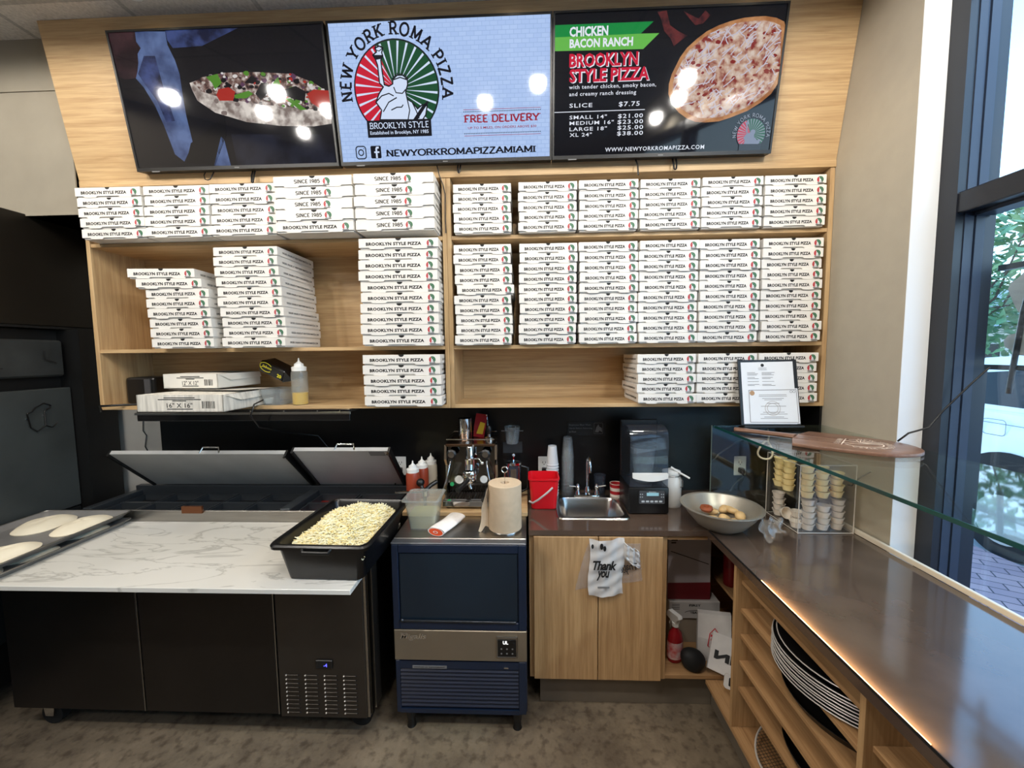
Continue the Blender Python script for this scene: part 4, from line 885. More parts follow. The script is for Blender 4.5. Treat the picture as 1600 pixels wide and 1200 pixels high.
def dough(cx, cy, z, rx, ry, h, lab, grp):
    ph = [rd.uniform(0, 6.28) for _ in range(4)]
    def fn(u, v):
        a = 2 * PI * u; r = min(v / .8, 1.0); k = 1 + .05 * math.sin(2 * a + ph[0]) + .035 * math.sin(3 * a + ph[1]) + .02 * math.sin(5 * a + ph[2])
        zz = h * (1 - (v / .8) ** 3.2) if v <= .8 else 0
        if v > .8: r = 1 - (v - .8) / .2 * .12; zz = 0
        elif v > .0: zz += .0025 * math.sin(9 * v + 3 * a + ph[3]) * (1 - r)
        return (cx + rx * r * k * math.cos(a), cy + ry * r * k * math.sin(a), z + max(zz, 0) + (.003 if v <= .8 else 0))
    b_ = MB(); b_.grid(fn, 40, 14); bmesh.ops.remove_doubles(b_.bm, verts=b_.bm.verts[:], dist=.0004)
    solo('dough_ball', lab, 'dough', b_, DOUGH, (cx, cy, z), grp, 60)
ZP = .8865
sheet_pan(-2.325, 1.630, ZP, math.radians(1), 'lower aluminium sheet pan on the marble slab', 'sheet pans')
sheet_pan(-2.330, 1.638, ZP + .038, math.radians(1.2), 'upper aluminium sheet pan stacked over another on the marble', 'sheet pans')
for i, (x, y, rx, ry, nm) in enumerate(((-2.415, 1.835, .108, .118, 'rear left dough round on the upper pan'), (-2.212, 1.83, .092, .118, 'rear right dough round on the upper pan'), (-2.225, 1.53, .092, .122, 'front right dough round on the upper pan'), (-2.43, 1.52, .10, .12, 'front left dough round on the upper pan'))):
    dough(x, y, ZP + .040, rx, ry, .030, 'pale risen %s' % nm, 'dough rounds on the upper pan')
for i, (x, y, nm) in enumerate(((-2.21, 1.84, 'rear'), (-2.205, 1.62, 'middle'), (-2.21, 1.43, 'front'))):
    dough(x, y, ZP + .002, .085, .085, .029, 'flattened %s dough round squeezed between the two pans' % nm, 'dough rounds on the lower pan')
# cheese tub
t = thing('cheese_tub', 'large black plastic tub of shredded cheese on the marble', 'tub', (-.79, 1.66, ZP), (0, 0, math.radians(-1.5)))
def trg(w_, d_, zz): return [(u * w_, v * d_, zz) for u, v in rrect(-1, 1, -1, 1, .16, 5)]
HT = .158
b = MB(); b.loft([trg(.143, .195, .0), trg(.151, .205, .004), trg(.174, .232, HT - .02), trg(.196, .25, HT - .018), trg(.198, .252, HT - .006), trg(.193, .247, HT), trg(.180, .234, HT), trg(.172, .226, HT - .012), trg(.154, .2, .008)], 0, True, True, True)
lpart('tub_body', b, mat('black_tub', rgb(9, 9, 10), .3), t, 35)
for s_ in (-1, 1):
    b = MB(); b.tube([(-.055, s_ * .247, HT - .012), (-.05, s_ * .258, HT - .022), (.05, s_ * .258, HT - .022), (.055, s_ * .247, HT - .012)], .007, 8); lpart('tub_handle', b, BLACKP, t, 50)
CH = mat('shredded_mozzarella', rgb(246, 240, 204), .6, noise=.12, nscale=40)
b = MB(); rc = random.Random(4)
def moundz(u, v): return .078 + .088 * max(0, 1 - (u * .80) ** 2) * max(0, 1 - (.66 * v - .05) ** 2) ** .9 + .006 * math.sin(9 * u + 4 * v) 
def chf(u, v):
    x, y = (u * 2 - 1), (v * 2 - 1); return (x * .163, y * .215, moundz(x, y))
b.grid(chf, 24, 30)
for k in range(3200):
    x, y = rc.uniform(-.97, .97), rc.uniform(-.97, .97); z = moundz(x, y) + rc.uniform(-.001, .009); a = rc.uniform(0, PI); L = rc.uniform(.016, .042); ti = rc.uniform(-.5, .5)
    d = Vector((math.cos(a) * math.cos(ti), math.sin(a) * math.cos(ti), math.sin(ti))) * L / 2; c = Vector((x * .160, y * .212, z))
    if abs(c.x + d.x) > .166 or abs(c.x - d.x) > .166: continue
    mid = c + Vector((0, 0, rc.uniform(0, .004))); b.tube([c - d, mid, c + d], .0021, 4, rc.choice((0, 0, 1)))
o = b.build('shredded_cheese', [CH, mat('yellow_mozzarella', rgb(234, 218, 156), .6)]); o.location = (-.79, 1.66, ZP); o.rotation_euler = (0, 0, math.radians(-1.5)); tag(o, 'heap of pale yellow shredded cheese filling the black tub', 'cheese', kind='stuff')
# ================================================================ ICE MACHINE
t = thing('ice_machine', 'navy blue undercounter ice machine with steel control strip', 'ice machine', (-.314, 2.0, 0))
IX0, IX1, IY = -.617, -.010, 1.70
b = MB(); b.box(IX0, IX1, IY + .012, 2.33, .10, .905, 0, .006); part('machine_body', b, NAVY, t)
b = MB()
for q in ((IX0, IX0 + .03, .512, .912), (IX1 - .036, IX1, .512, .912)): b.box(q[0], q[1], IY - .004, IY + .014, q[2], q[3], 0, .003)
b.box(IX0 + .03, IX1 - .036, IY - .004, IY + .014, .872, .912, 0, .003); b.box(IX0 + .03, IX1 - .036, IY - .004, IY + .014, .512, .548, 0, .003)
part('front_frame', b, NAVY, t)
b = MB(); b.box(IX0 + .033, IX1 - .039, IY + .001, IY + .013, .551, .869, 0, .004, 2); dr = part('bin_door', b, NAVYD, t)
b = MB(); b.tube([(IX0 + .042, IY - .006, .556), (IX1 - .048, IY - .006, .553)], .0055, 10); b.sphere((IX0 + .042, IY - .006, .557), .009); part('door_handle', b, mat('grey_bar', rgb(74, 78, 84), .25, .8), dr, 50)
b = MB(); b.box(IX0 - .002, IX1 + .001, IY + .04, 2.335, .906, .921, 0, .003); part('steel_top', b, STEEL, t); part('top_lip', MB().box(IX0 - .002, IX1 + .001, IY - .004, IY + .0395, .912, .9195, 0, .003), mat('dim_steel', rgb(104, 106, 110), .4, .6), t)
STRIP = mat('warm_steel', rgb(158, 146, 128), .36, .75, noise=.2, nscale=3)
b = MB(); b.box(IX0, IX1, IY - .002, IY + .014, .362, .508, 0, .003); st = part('control_strip', b, STRIP, t)
b = MB(); b.text(fit(font_geo('Migalis', .02, 1.0, .25), IX0 + .028, IX0 + .15, .458, .492), lambda u, v: (u, IY - .0028, v)); b.box(IX0 + .03, IX0 + .06, IY - .0035, IY - .002, .490, .494); part('lettering', b, CHROME, st)
b = MB(); b.box(-.147, -.052, IY - .008, IY - .002, .386, .486, 0, .005, 2); cp = part('control_panel', b, STEEL, st)
b = MB(); b.box(-.142, -.058, IY - .0095, IY - .008, .392, .474, 0, .002); part('keypad', b, BLACKP, cp)
b = MB()
for i in range(3):
    for j in range(2): b.poly([(q[0], IY - .0098, q[1]) for q in arc(-.125 + i * .025, .408 + j * .022, .004, .004, 0, 330, 10)])
part('button_marks', b, GREYINK, cp)
b = MB(); b.text(fit(font_geo('UL', .03), -.118, -.094, .452, .468), lambda u, v: (u, IY - .0099, v)); part('panel_display', b, mat('white_led', (.8, .8, .8, 1), .5, emit=(1, 1, 1, 1), estr=1.2), cp)
b = MB(); b.box(IX0 + .002, IX0 + .022, IY, IY + .014, .102, .360, 0, .003); b.box(IX1 - .038, IX1 - .004, IY, IY + .014, .102, .360, 0, .003); b.box(IX0 + .02, IX1 - .036, IY, IY + .014, .102, .122); b.box(IX0 + .02, IX1 - .036, IY + .002, IY + .014, .320, .355)
gr = part('lower_grille', b, NAVY, t)
for i in range(10):
    z = .133 + i * .0187
    q = MB(); q.loft([[(IX0 + .023, IY + .002, z), (IX1 - .04, IY + .002, z), (IX1 - .04, IY + .012, z + .012), (IX0 + .023, IY + .012, z + .012)], [(IX0 + .023, IY + .002, z + .004), (IX1 - .04, IY + .002, z + .004), (IX1 - .04, IY + .012, z + .016), (IX0 + .023, IY + .012, z + .016)]], 0, True, True, True); part('grille_slat', q, mat('navy_slat', rgb(22, 30, 50), .35) if i == 0 else bpy.data.materials['navy_slat'], gr)
b = MB(); b.box(-.536, -.378, IY - .0005, IY + .002, .322, .335); b.text(fit(font_geo('COOLED BY REFRIGERANT', .02), -.528, -.386, .3255, .3315), lambda u, v: (u, IY - .0009, v), 1); part('rating_plate', b, [GREYINK, INK], gr)
b = MB(); b.box(-.115, -.095, IY - .001, IY + .002, .328, .333); part('grille_badge', b, CHROME, gr)
for x in (-.562, -.058):
    for y in (1.745, 2.28): part('foot', MB().lathe([(.024, .1), (.021, .045), (.017, .043), (.018, .008), (.022, .0)][::-1], (x, y, 0), 18), BLACKP, t, 40)

# ================================================================ THINGS ON THE ICE MACHINE
TZ = .9212
b = MB(); b.box(-.655, -.002, 1.985, 2.33, TZ, TZ + .022, 0, .002)
solo('wood_board', 'pale wooden board under the espresso machine', 'board', b, WX, (-.33, 2.15, TZ))
BZ = TZ + .0222
t = thing('espresso_machine', 'chrome espresso machine with two knobs and steam wands', 'espresso machine', (-.308, 2.2, BZ))
EX0, EX1, EYF = -.452, -.165, 2.10
CHD = mat('mirror_dark', rgb(120, 118, 116), .1, 1.0)
b = MB(); side = [(2.14, 1.0), (2.14, 1.10), (2.10, 1.15), (2.10, 1.275), (2.325, 1.275), (2.325, .98)]
b.box(EX0 + .015, EX1 - .015, 2.145, 2.33, BZ + .03, 1.272, 0, .004); part('machine_body', b, CHD, t)
for x in (EX0, EX1 - .012):
    q = MB(); q.prism([(2.09, BZ + .02), (2.085, 1.05), (2.13, 1.08), (2.13, 1.15), (2.095, 1.19), (2.11, 1.268), (2.325, 1.268), (2.325, BZ + .02)], lambda u, v, w_: (x + w_, u, v), .012); part('side_plate', q, CHROME, t)
b = MB(); b.box(EX0 + .012, EX1 - .012, 2.128, 2.146, 1.05, 1.262, 0, .003); part('front_panel', b, CHD, t)
b = MB(); b.box(EX0 + .01, EX1 - .01, 2.09, 2.33, 1.262, 1.277, 0, .003); part('cup_tray', b, mat('coppery_steel', rgb(168, 138, 116), .2, 1), t)
b = MB()
zr = 1.30; pts = [(EX0 + .015, 2.10, zr), (EX1 - .015, 2.10, zr), (EX1 - .015, 2.32, zr), (EX0 + .015, 2.32, zr)]
part('rail', b.tube(pts, .003, 6, closed=True), CHROME, t, 60)
b = MB(); b.box(EX0 + .005, EX1 - .005, 2.03, 2.14, BZ + .03, .995, 0, .004); b.box(EX0, EX1, 2.02, 2.33, BZ + .012, BZ + .045, 0, .004)
tr_ = part('drip_tray', b, CHROME, t)
b = MB()
for i in range(16): b.box(EX0 + .02 + i * .0155, EX0 + .028 + i * .0155, 2.036, 2.135, .995, .998)
part('tray_grid', b, mat('slot_brown', rgb(52, 44, 38), .4, .6), tr_)
for x in (EX0 + .03, EX1 - .03):
    for y in (2.05, 2.3): part('foot', MB().cyl((x, y, BZ), (x, y, BZ + .014), .014, seg=14), BLACKP, t, 40)
for k, (x, s_) in enumerate(((EX0 + .045, -1), (EX1 - .06, 1))):
    q = MB(); q.cyl((x, 2.125, 1.225), (x, 2.085, 1.225), .012, seg=14); q.lathe([(.006, -.004), (.026, 0), (.028, .012), (.02, .018)], (0, 0, 0), 8); 
    q2 = MB(); o_ = q2.M; q2.M = Matrix.Translation((x, 2.082, 1.225)) @ Euler((PI / 2, 0, 0)).to_matrix().to_4x4(); q2.lathe([(.024, -.004), (.027, .002), (.027, .012), (.018, .018)], seg=8); kn = part('steam_knob', q2, BLACKP, t, 30)
    q.bm.free(); q3 = MB(); q3.M = Matrix.Translation((x, 2.063, 1.225)) @ Euler((PI / 2, 0, 0)).to_matrix().to_4x4(); q3.lathe([(.016, -.002), (.016, .002)], seg=18); part('knob_cap', q3, CHROME, kn, 30)
    q = MB(); xo = x + s_ * .012
    q.tube([(x, 2.12, 1.20), (x + s_ * .006, 2.07, 1.185), (xo, 2.05, 1.15), (x - s_ * -.022, 2.04, 1.10), (x + s_ * .045, 2.03, 1.03)], .0048, 8); part('steam_wand', q, CHROME, t, 50)
GX = -.308
b = MB(); b.lathe([(.016, .035), (.02, .03), (.022, -.03), (.028, -.035), (.028, -.085), (.02, -.09)][::-1], (GX, 2.075, 1.235), 22); b.tube([(GX, 2.14, 1.245), (GX, 2.075, 1.245)], .02, 14); part('group_head', b, CHROME, t, 40)
b = MB(); b.lathe([(.031, -.030), (.036, -.024), (.036, 0), (.03, .008)], (GX, 2.055, 1.135), 24); b.tube([(GX, 2.07, 1.17), (GX, 2.055, 1.14)], .024, 14); part('group_bell', b, CHROME, t, 40)
b = MB(); b.tube([(GX + .02, 2.075, 1.20), (GX + .05, 2.06, 1.205), (GX + .065, 2.05, 1.19)], .005, 8); b.sphere((GX + .068, 2.048, 1.185), .010, 0); part('brew_lever', b, CHROME, t, 50)
b = MB(); b.lathe([(.026, -.028), (.034, -.018), (.034, 0)], (GX, 2.055, 1.106), 22); pf = part('portafilter', b, CHROME, t, 40)
b = MB(); b.tube([(GX - .005, 2.025, 1.10), (GX - .03, 1.97, 1.085), (GX - .045, 1.935, 1.075)], .011, 10, 0, False, .015); part('portafilter_handle', b, BLACKP, pf, 50)
b = MB(); b.tube([(GX, 2.055, 1.082), (GX, 2.05, 1.06), (GX + .008, 2.045, 1.045)], .008, 8); part('spout', b, CHROME, pf, 50)
GR_ = mat('green_dot', rgb(40, 150, 90), .4, emit=rgb(30, 140, 80), estr=.15)
for k, z in enumerate((1.045, .985)):
    q = MB(); q.cyl((EX0 + .035, 2.128 if k == 0 else 2.03, z), (EX0 + .035, 2.122 if k == 0 else 2.024, z), .011, seg=16); part('green_badge', q, GR_, t, 40)
for k, x in enumerate((EX0 + .075, EX1 - .075)):
    q = MB(); q.cyl((x, 2.128, 1.075), (x, 2.116, 1.075), .024, seg=22); gg = part('pressure_gauge', q, CHROME, t, 40); part('gauge_dial', MB().cyl((x, 2.116, 1.075), (x, 2.1145, 1.075), .020, seg=22), WHITE, gg, 40)
b = MB(); b.tube([(EX1 - .05, 2.07, 1.035), (EX1 - .055, 2.0, 1.02), (EX1 - .06, 1.965, 1.015)], .012, 10, 0, False, .015); part('spare_handle', b, BLACKP, t, 50)
# on top of the espresso machine
t = thing('milk_pitcher', 'tall steel milk pitcher standing on the espresso machine', 'pitcher', (-.352, 2.20, 1.2775))
lpart('pitcher_body', MB().lathe([(.036, 0), (.038, .004), (.037, .122), (.035, .122), (.034, .006)], seg=28, cap1=False), CHROME, t, 40)
b = MB(); b.tube([(.0, .036, .105), (.0, .062, .095), (0, .062, .04), (0, .037, .025)], .004, 8); lpart('pitcher_handle', b, CHROME, t, 50)
b = MB(); b.M = Matrix.Translation((-.283, 2.27, 1.2775)) @ Euler((math.radians(-6), math.radians(8), 0)).to_matrix().to_4x4()
t = thing('snack_packet', 'red and yellow packet leaning behind the milk pitcher', 'packet', (-.283, 2.27, 1.2775), (math.radians(-6), math.radians(8), 0))
q = MB(); q.loft([[(-.03, -.012, 0), (.03, -.012, 0), (.03, .012, 0), (-.03, .012, 0)], [(-.034, -.018, .06), (.034, -.018, .06), (.034, .018, .06), (-.034, .018, .06)], [(-.032, -.002, .135), (.032, -.002, .135), (.032, .002, .135), (-.032, .002, .135)]], 0, True, True, True); lpart('packet_body', q, mat('red_foil', rgb(150, 24, 34), .3), t)
q = MB(); q.poly([(-.015, -.0195, .02), (.022, -.0195, .02), (.028, -.0195, .085), (.0, -.0195, .09)]); lpart('packet_patch', q, mat('yellow_patch', rgb(214, 176, 40), .4), t)
b.bm.free()
t = thing('tamper', 'small chrome and black tamper on the espresso machine', 'tamper', (-.215, 2.2, 1.2775))
lpart('tamper_base', MB().lathe([(.024, 0), (.024, .012), (.01, .018), (.009, .03)], seg=22), CHROME, t, 40); lpart('tamper_handle', MB().lathe([(.009, .03), (.014, .045), (.015, .065), (.008, .078)], seg=18), BLACKP, t, 40)
t = thing('syrup_bottle', 'dark pump bottle behind the packet on the espresso machine', 'bottle', (-.235, 2.285, 1.2775))
lpart('bottle_body', MB().lathe([(.018, 0), (.019, .06), (.009, .085), (.009, .10)], seg=18), mat('dark_glass', rgb(14, 12, 14), .12), t, 40); lpart('pump', MB().tube([(0, 0, .10), (0, 0, .125), (0, -.022, .128)], .004, 8), CHROME, t, 50)
# squeeze bottles beside the lids
KET = mat('red_sauce', rgb(150, 62, 40), .35); MAYO = mat('pale_sauce', rgb(206, 198, 180), .4)
squeeze((-.632, 2.12, BZ), .235, .038, KET, None, 0, 'nearest red sauce squeeze bottle, left of the espresso machine')
squeeze((-.604, 2.205, BZ), .235, .036, KET, None, 0, 'middle red sauce squeeze bottle, behind the nearest one')
squeeze((-.572, 2.285, BZ), .235, .036, MAYO, None, 0, 'rearmost squeeze bottle of pale sauce beside the espresso machine')
t = thing('portafilter', 'spare portafilter with black handle lying before the sauce bottles', 'portafilter', (-.58, 2.03, 1.035))
b = MB(); b.tube([(-.70, 2.02, 1.035), (-.60, 2.025, 1.035), (-.55, 2.03, 1.033)], .006, 8); b.cyl((-.545, 2.03, 1.015), (-.545, 2.03, 1.04), .016); part('basket_holder', b, CHROME, t, 40)
b = MB(); b.cyl((-.545, 2.03, BZ), (-.545, 2.03, 1.015), .009); b.tube([(-.545, 2.03, 1.04), (-.52, 2.06, 1.06), (-.49, 2.08, 1.075)], .012, 10); b.sphere((-.575, 2.06, 1.075), .022); b.tube([(-.575, 2.06, 1.075), (-.56, 2.045, 1.045)], .010, 8); part('handle', b, BLACKP, t, 50)
# clear food container
t = thing('food_container', 'clear square food container in front of the espresso machine', 'container', (-.508, 1.882, TZ))
def fr_(k, z): return [(k * u, k * v, z) for u, v in rrect(-1, 1, -1, 1, .2, 4)]
b = MB(); b.loft([fr_(.060, .0), fr_(.078, .14), fr_(.090, .146), fr_(.090, .150), fr_(.076, .150), fr_(.058, .004)], 0, True, True, True); lpart('container_body', b, FROST, t, 40)
b = MB(); b.tube(fr_(.089, .148), .003, 6, closed=True); lpart('container_rim', b, PCUP, t, 50)
b = MB(); b.loft([fr_(.057, .006), fr_(.066, .07)], 0, True, True, True); lpart('container_contents', b, mat('green_brine', rgb(160, 160, 112), .35), t, 40)
# towel
b = MB(); tm = mat('white_towel', rgb(236, 230, 226), .9, noise=.08, bump=.2, nscale=60); to = mat('orange_towel', rgb(226, 84, 40), .9)
prof = []
b.M = Matrix.Translation((-.392, 1.855, TZ)) @ Euler((0, 0, math.radians(-20))).to_matrix().to_4x4()
def tw(u, v):
    a = 2 * PI * u; k = 1 + .06 * math.sin(3 * a + 5 * v); return (.044 * math.cos(a) * k, -.10 + .20 * v, max(.0005, .020 + .020 * math.sin(a) * k * (1 - .25 * v)))
b.grid(tw, 28, 8, 0); 
for sc_, mi in ((.98, 0), (.86, 1), (.30, 0), (.2, 1)):
    b.poly([(.044 * math.cos(a) * sc_, -.101 - (1 - sc_) * .004, .020 + .0195 * math.sin(a) * sc_) for a in [2 * PI * i / 20 for i in range(20)]], mi)
b.poly([(.044 * math.cos(a), .10, .020 + .015 * math.sin(a)) for a in [2 * PI * i / 20 for i in range(20)]], 0)
solo('kitchen_towel', 'rolled white towel with orange folds on the ice machine', 'towel', b, [tm, to], (-.405, 1.865, TZ), smooth=60)
# paper towel roll
t = thing('paper_towel_holder', 'wire holder with ring top inside the brown paper roll', 'holder', (-.11, 1.845, TZ))
b = MB(); b.lathe([(.07, 0), (.07, .005), (.01, .008)], seg=28); b.tube([(0, 0, .006), (0, 0, .275)], .003, 8); lpart('holder_stem', b, CHROME, t, 40)
b = MB(); b.tube([(.014 * math.cos(a), 0, .289 + .014 * math.sin(a)) for a in [2 * PI * i / 20 for i in range(20)]], .0026, 6, closed=True); lpart('holder_ring', b, CHROME, t, 50)
t = thing('paper_towel_roll', 'brown paper towel roll standing on the ice machine', 'paper towel roll', (-.11, 1.845, TZ + .009))
KR = mat('kraft_paper', rgb(204, 182, 154), .85, noise=.1, nscale=30, bump=.08)
lpart('roll_body', MB().lathe([(.021, 0), (.078, .0), (.079, .002), (.079, .216), (.077, .218), (.021, .218), (.020, .216), (.020, .0)], seg=40, cap0=False, cap1=False), KR, t, 40)
b = MB()
def lf(u, v): return (-.079 - .045 * u * (1 - .8 * v) + .004 * math.sin(8 * v), -.015 - .03 * u + .01 * math.sin(5 * v) * u, .002 + .21 * v * (1 - .10 * u) + (.012 * math.sin(6 * u)) * (1 - v))
b.grid(lf, 8, 10); lpart('loose_sheet', b, KR, t, 60)

# ================================================================ BACK COUNTER AND SINK CABINET
CZ0, CZ1 = .905, .930
SX0, SX1, SYF, SYB = .160, .500, 1.945, 2.225
b = MB()
b.box(.002, SX0, 1.81, 2.365, CZ0, CZ1); b.box(SX1, .832, 1.81, 2.365, CZ0, CZ1); b.box(SX0, SX1, 1.81, SYF, CZ0, CZ1); b.box(SX0, SX1, SYB, 2.365, CZ0, CZ1)
b.box(.832, 1.474, -1.5, 2.365, .900, CZ1)
b.box(1.474, 1.4995, 1.66, 2.365, .9, CZ1 - .002)
solo('worktop', 'dark polished L-shaped worktop running under the glass shelf', 'worktop', b, COUNTER, (.8, 1.8, .93))
t = thing('sink_cabinet', 'oak sink cabinet with two doors and an open corner bay', 'cabinet', (.4, 2.0, .19))
FY = 1.825
b = MB(); b.box(.004, .022, FY, 2.36, .186, .904); b.box(.632, .650, FY, 2.36, .186, .904); part('side_panel', b, WZD, t) if False else b.bm.free()
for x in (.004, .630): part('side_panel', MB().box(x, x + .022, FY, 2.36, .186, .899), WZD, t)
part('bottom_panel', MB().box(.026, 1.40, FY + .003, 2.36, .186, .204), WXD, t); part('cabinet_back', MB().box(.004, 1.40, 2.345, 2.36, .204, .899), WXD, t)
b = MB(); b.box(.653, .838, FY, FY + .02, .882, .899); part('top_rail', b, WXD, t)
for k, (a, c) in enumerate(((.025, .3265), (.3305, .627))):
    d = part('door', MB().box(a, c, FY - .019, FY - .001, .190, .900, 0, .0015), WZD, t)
b = MB(); b.box(.055, .90, 1.890, 1.905, .0, .186); b.box(.905, .92, -.8, 1.89, .0, .186); part('kick_board', b, mat('steel_kick', rgb(128, 120, 106), .4, .5, noise=.15), t) if False else None
b2 = MB(); b2.box(.055, .905, 1.890, 1.905, .0005, .186); part('kick_board', b2, mat('steel_kick', rgb(132, 122, 108), .45, .3, noise=.15), t); b.bm.free()
# sink
t = thing('hand_sink', 'small stainless drop-in hand sink in the dark worktop', 'sink', (.33, 2.085, .93))
def sr(x0, x1, y0, y1, r, z): return [(u, v, z) for u, v in rrect(x0, x1, y0, y1, r, 5)]
b = MB(); b.loft([sr(.146, .512, 1.930, 2.268, .03, CZ1 + .0005), sr(.150, .508, 1.934, 2.264, .03, CZ1 + .006), sr(.168, .492, 1.953, 2.222, .05, CZ1 + .0055), sr(.176, .484, 1.960, 2.215, .05, CZ1 - .01), sr(.190, .470, 1.975, 2.200, .05, CZ1 - .125), sr(.22, .44, 2.0, 2.175, .04, CZ1 - .14)], 0, True, False, True); part('basin', b, SINKM, t, 40)
b = MB(); b.lathe([(.024, 0), (.024, .003), (.012, .0035)], (.33, 2.09, CZ1 - .1385), 20); part('drain', b, CHROME, t, 40)
t = thing('faucet', 'chrome gooseneck tap with two handles behind the hand sink', 'tap', (.342, 2.243, CZ1 + .006))
b = MB(); b.box(.262, .422, 2.222, 2.264, CZ1 + .006, CZ1 + .018, 0, .006, 2); part('tap_plate', b, CHROME, t, 40)
b = MB(); b.lathe([(.018, .018), (.016, .05), (.010, .065)], (.342, 2.243, CZ1), 18); b.tube([(.342, 2.243, CZ1 + .05)] + [(.342, 2.243 - .05 + .05 * math.cos(a), CZ1 + .20 + .05 * math.sin(a)) for a in [PI * i / 10 for i in range(11)]] + [(.342, 2.143, CZ1 + .175)], .0085, 12); part('spout', b, CHROME, t, 50)
for x, s_ in ((.288, -1), (.394, 1)):
    b = MB(); b.lathe([(.016, .016), (.014, .03), (.008, .042), (.012, .05), (.014, .062), (.008, .07), (.007, .078), (.002, .082)], (x, 2.243, CZ1), 18); b.tube([(x, 2.243, CZ1 + .062), (x + s_ * .05, 2.225, CZ1 + .075)], .0042, 8); part('tap_handle', b, CHROME, t, 40)
# bucket
t = thing('bucket', 'small red plastic bucket beside the hand sink', 'bucket', (.085, 2.115, CZ1))
def bk(k, ky, z): return [(u * k, v * ky, z) for u, v in rrect(-1, 1, -1, 1, .3, 5)]
b = MB(); b.loft([bk(.062, .055, .0), bk(.066, .06, .006), bk(.078, .072, .158), bk(.083, .077, .162), bk(.083, .077, .170), bk(.077, .071, .170), bk(.062, .056, .006)], 0, True, True, True); lpart('bucket_body', b, REDP, t, 35)
b = MB(); b.tube([(.045, -.074, .125), (.02, -.086, .105), (-.03, -.088, .065), (-.06, -.082, .045), (-.078, -.07, .05)], .0055, 8); lpart('bucket_handle', b, mat('grey_handle', rgb(176, 170, 168), .4), t, 50)
def outlet(x0, x1, z0, z1, lab, plug=False):
    t_ = thing('wall_outlet', lab, 'outlet', ((x0 + x1) / 2, 2.366, z0)); xc = (x0 + x1) / 2; zc = (z0 + z1) / 2
    part('cover_plate', MB().box(x0, x1, 2.3605, 2.3655, z0, z1, 0, .002), WHITE, t_)
    b_ = MB()
    for dz in (.022, -.022):
        for dx in (-.008, .008): b_.poly([(xc + dx + u, 2.3600, zc + dz + v) for u, v in ((-.0015, -.006), (.0015, -.006), (.0015, .006), (-.0015, .006))])
        b_.poly([(xc + q[0], 2.3600, zc + dz - .012 + q[1]) for q in arc(0, 0, .003, .003, 0, 330, 8)])
    part('socket', b_, INK, t_)
    if plug:
        b_ = MB(); b_.box(xc - .014, xc + .014, 2.325, 2.3600, zc - .038, zc - .008, 0, .004); b_.tube([(xc, 2.33, zc - .03), (xc - .004, 2.31, zc - .06), (xc - .02, 2.31, zc - .10)], .004, 8); part('plug', b_, BLACKP, t_)
outlet(.064, .134, 1.022, 1.137, 'white wall outlet above the red bucket', True)
outlet(-.815, -.745, 1.022, 1.137, 'white wall outlet right of the prep table lids', True)
outlet(1.226, 1.296, 1.022, 1.137, 'white wall outlet behind the glass panel', True)
# cups
def nested(name, lab, cat, loc, n, step, prof, m, group):
    p = None
    for i in range(n):
        l_ = '%s, %s' % (lab, ORD[n - 1 - i]); q = (loc[0], loc[1], loc[2] + i * step)
        if p is None:
            p = MB().lathe(prof, seg=22, cap0=True, cap1=False).build(name, m, None, q, smooth=40); tag(p, l_, cat, group)
        else: copy_tree(p, q, None, l_, group)
INV = lambda r0, r1, h: [(r0, h), (r0 - .0015, h), (r1 - .0015, .0), (r1, .0)]
CUPW = mat('white_paper_cup', rgb(208, 210, 212), .5)
nested('paper_cup', 'upturned white paper cup by the outlet', 'cup', (.142, 2.26, CZ1), 12, .0165, [(.035, 0), (.0365, .002), (.0265, .108), (.0255, .109)][::1], CUPW, 'white paper cups in one stack') if False else None
def cupstack(loc, n, step, rb_, rt, h, m, lab, group, name='paper_cup'):
    p = None
    for i in range(n):
        l_ = '%s, %s' % (lab, ORD[n - 1 - i]); q = (loc[0], loc[1], loc[2] + i * step)
        if p is None:
            b_ = MB(); b_.loft([[(r * math.cos(a), r * math.sin(a), z) for a in [2 * PI * k / 24 for k in range(24)]] for r, z in ((rb_ + .0025, .0), (rb_ + .0025, .004), (rb_, .005), (rt, h), (rt - .003, h), (rt - .003, h - .006))], 0, True, False, True)
            p = b_.build(name, m, None, q, smooth=40); tag(p, l_, 'cup', group)
        else: copy_tree(p, q, None, l_, group)
cupstack((.143, 2.262, CZ1 + .0003), 12, .017, .034, .024, .11, CUPW, 'white paper cup stacked upside down by the outlet', 'white paper cups in one stack')
cupstack((.235, 2.30, CZ1 + .0003), 12, .020, .036, .026, .12, PCUP, 'clear plastic cup stacked behind the hand sink', 'clear plastic cups in one stack', 'plastic_cup')
cupstack((.505, 2.235, CZ1 + .0003), 1, .02, .038, .03, .085, REDP, 'red striped cup right of the sink', 'x') if False else None
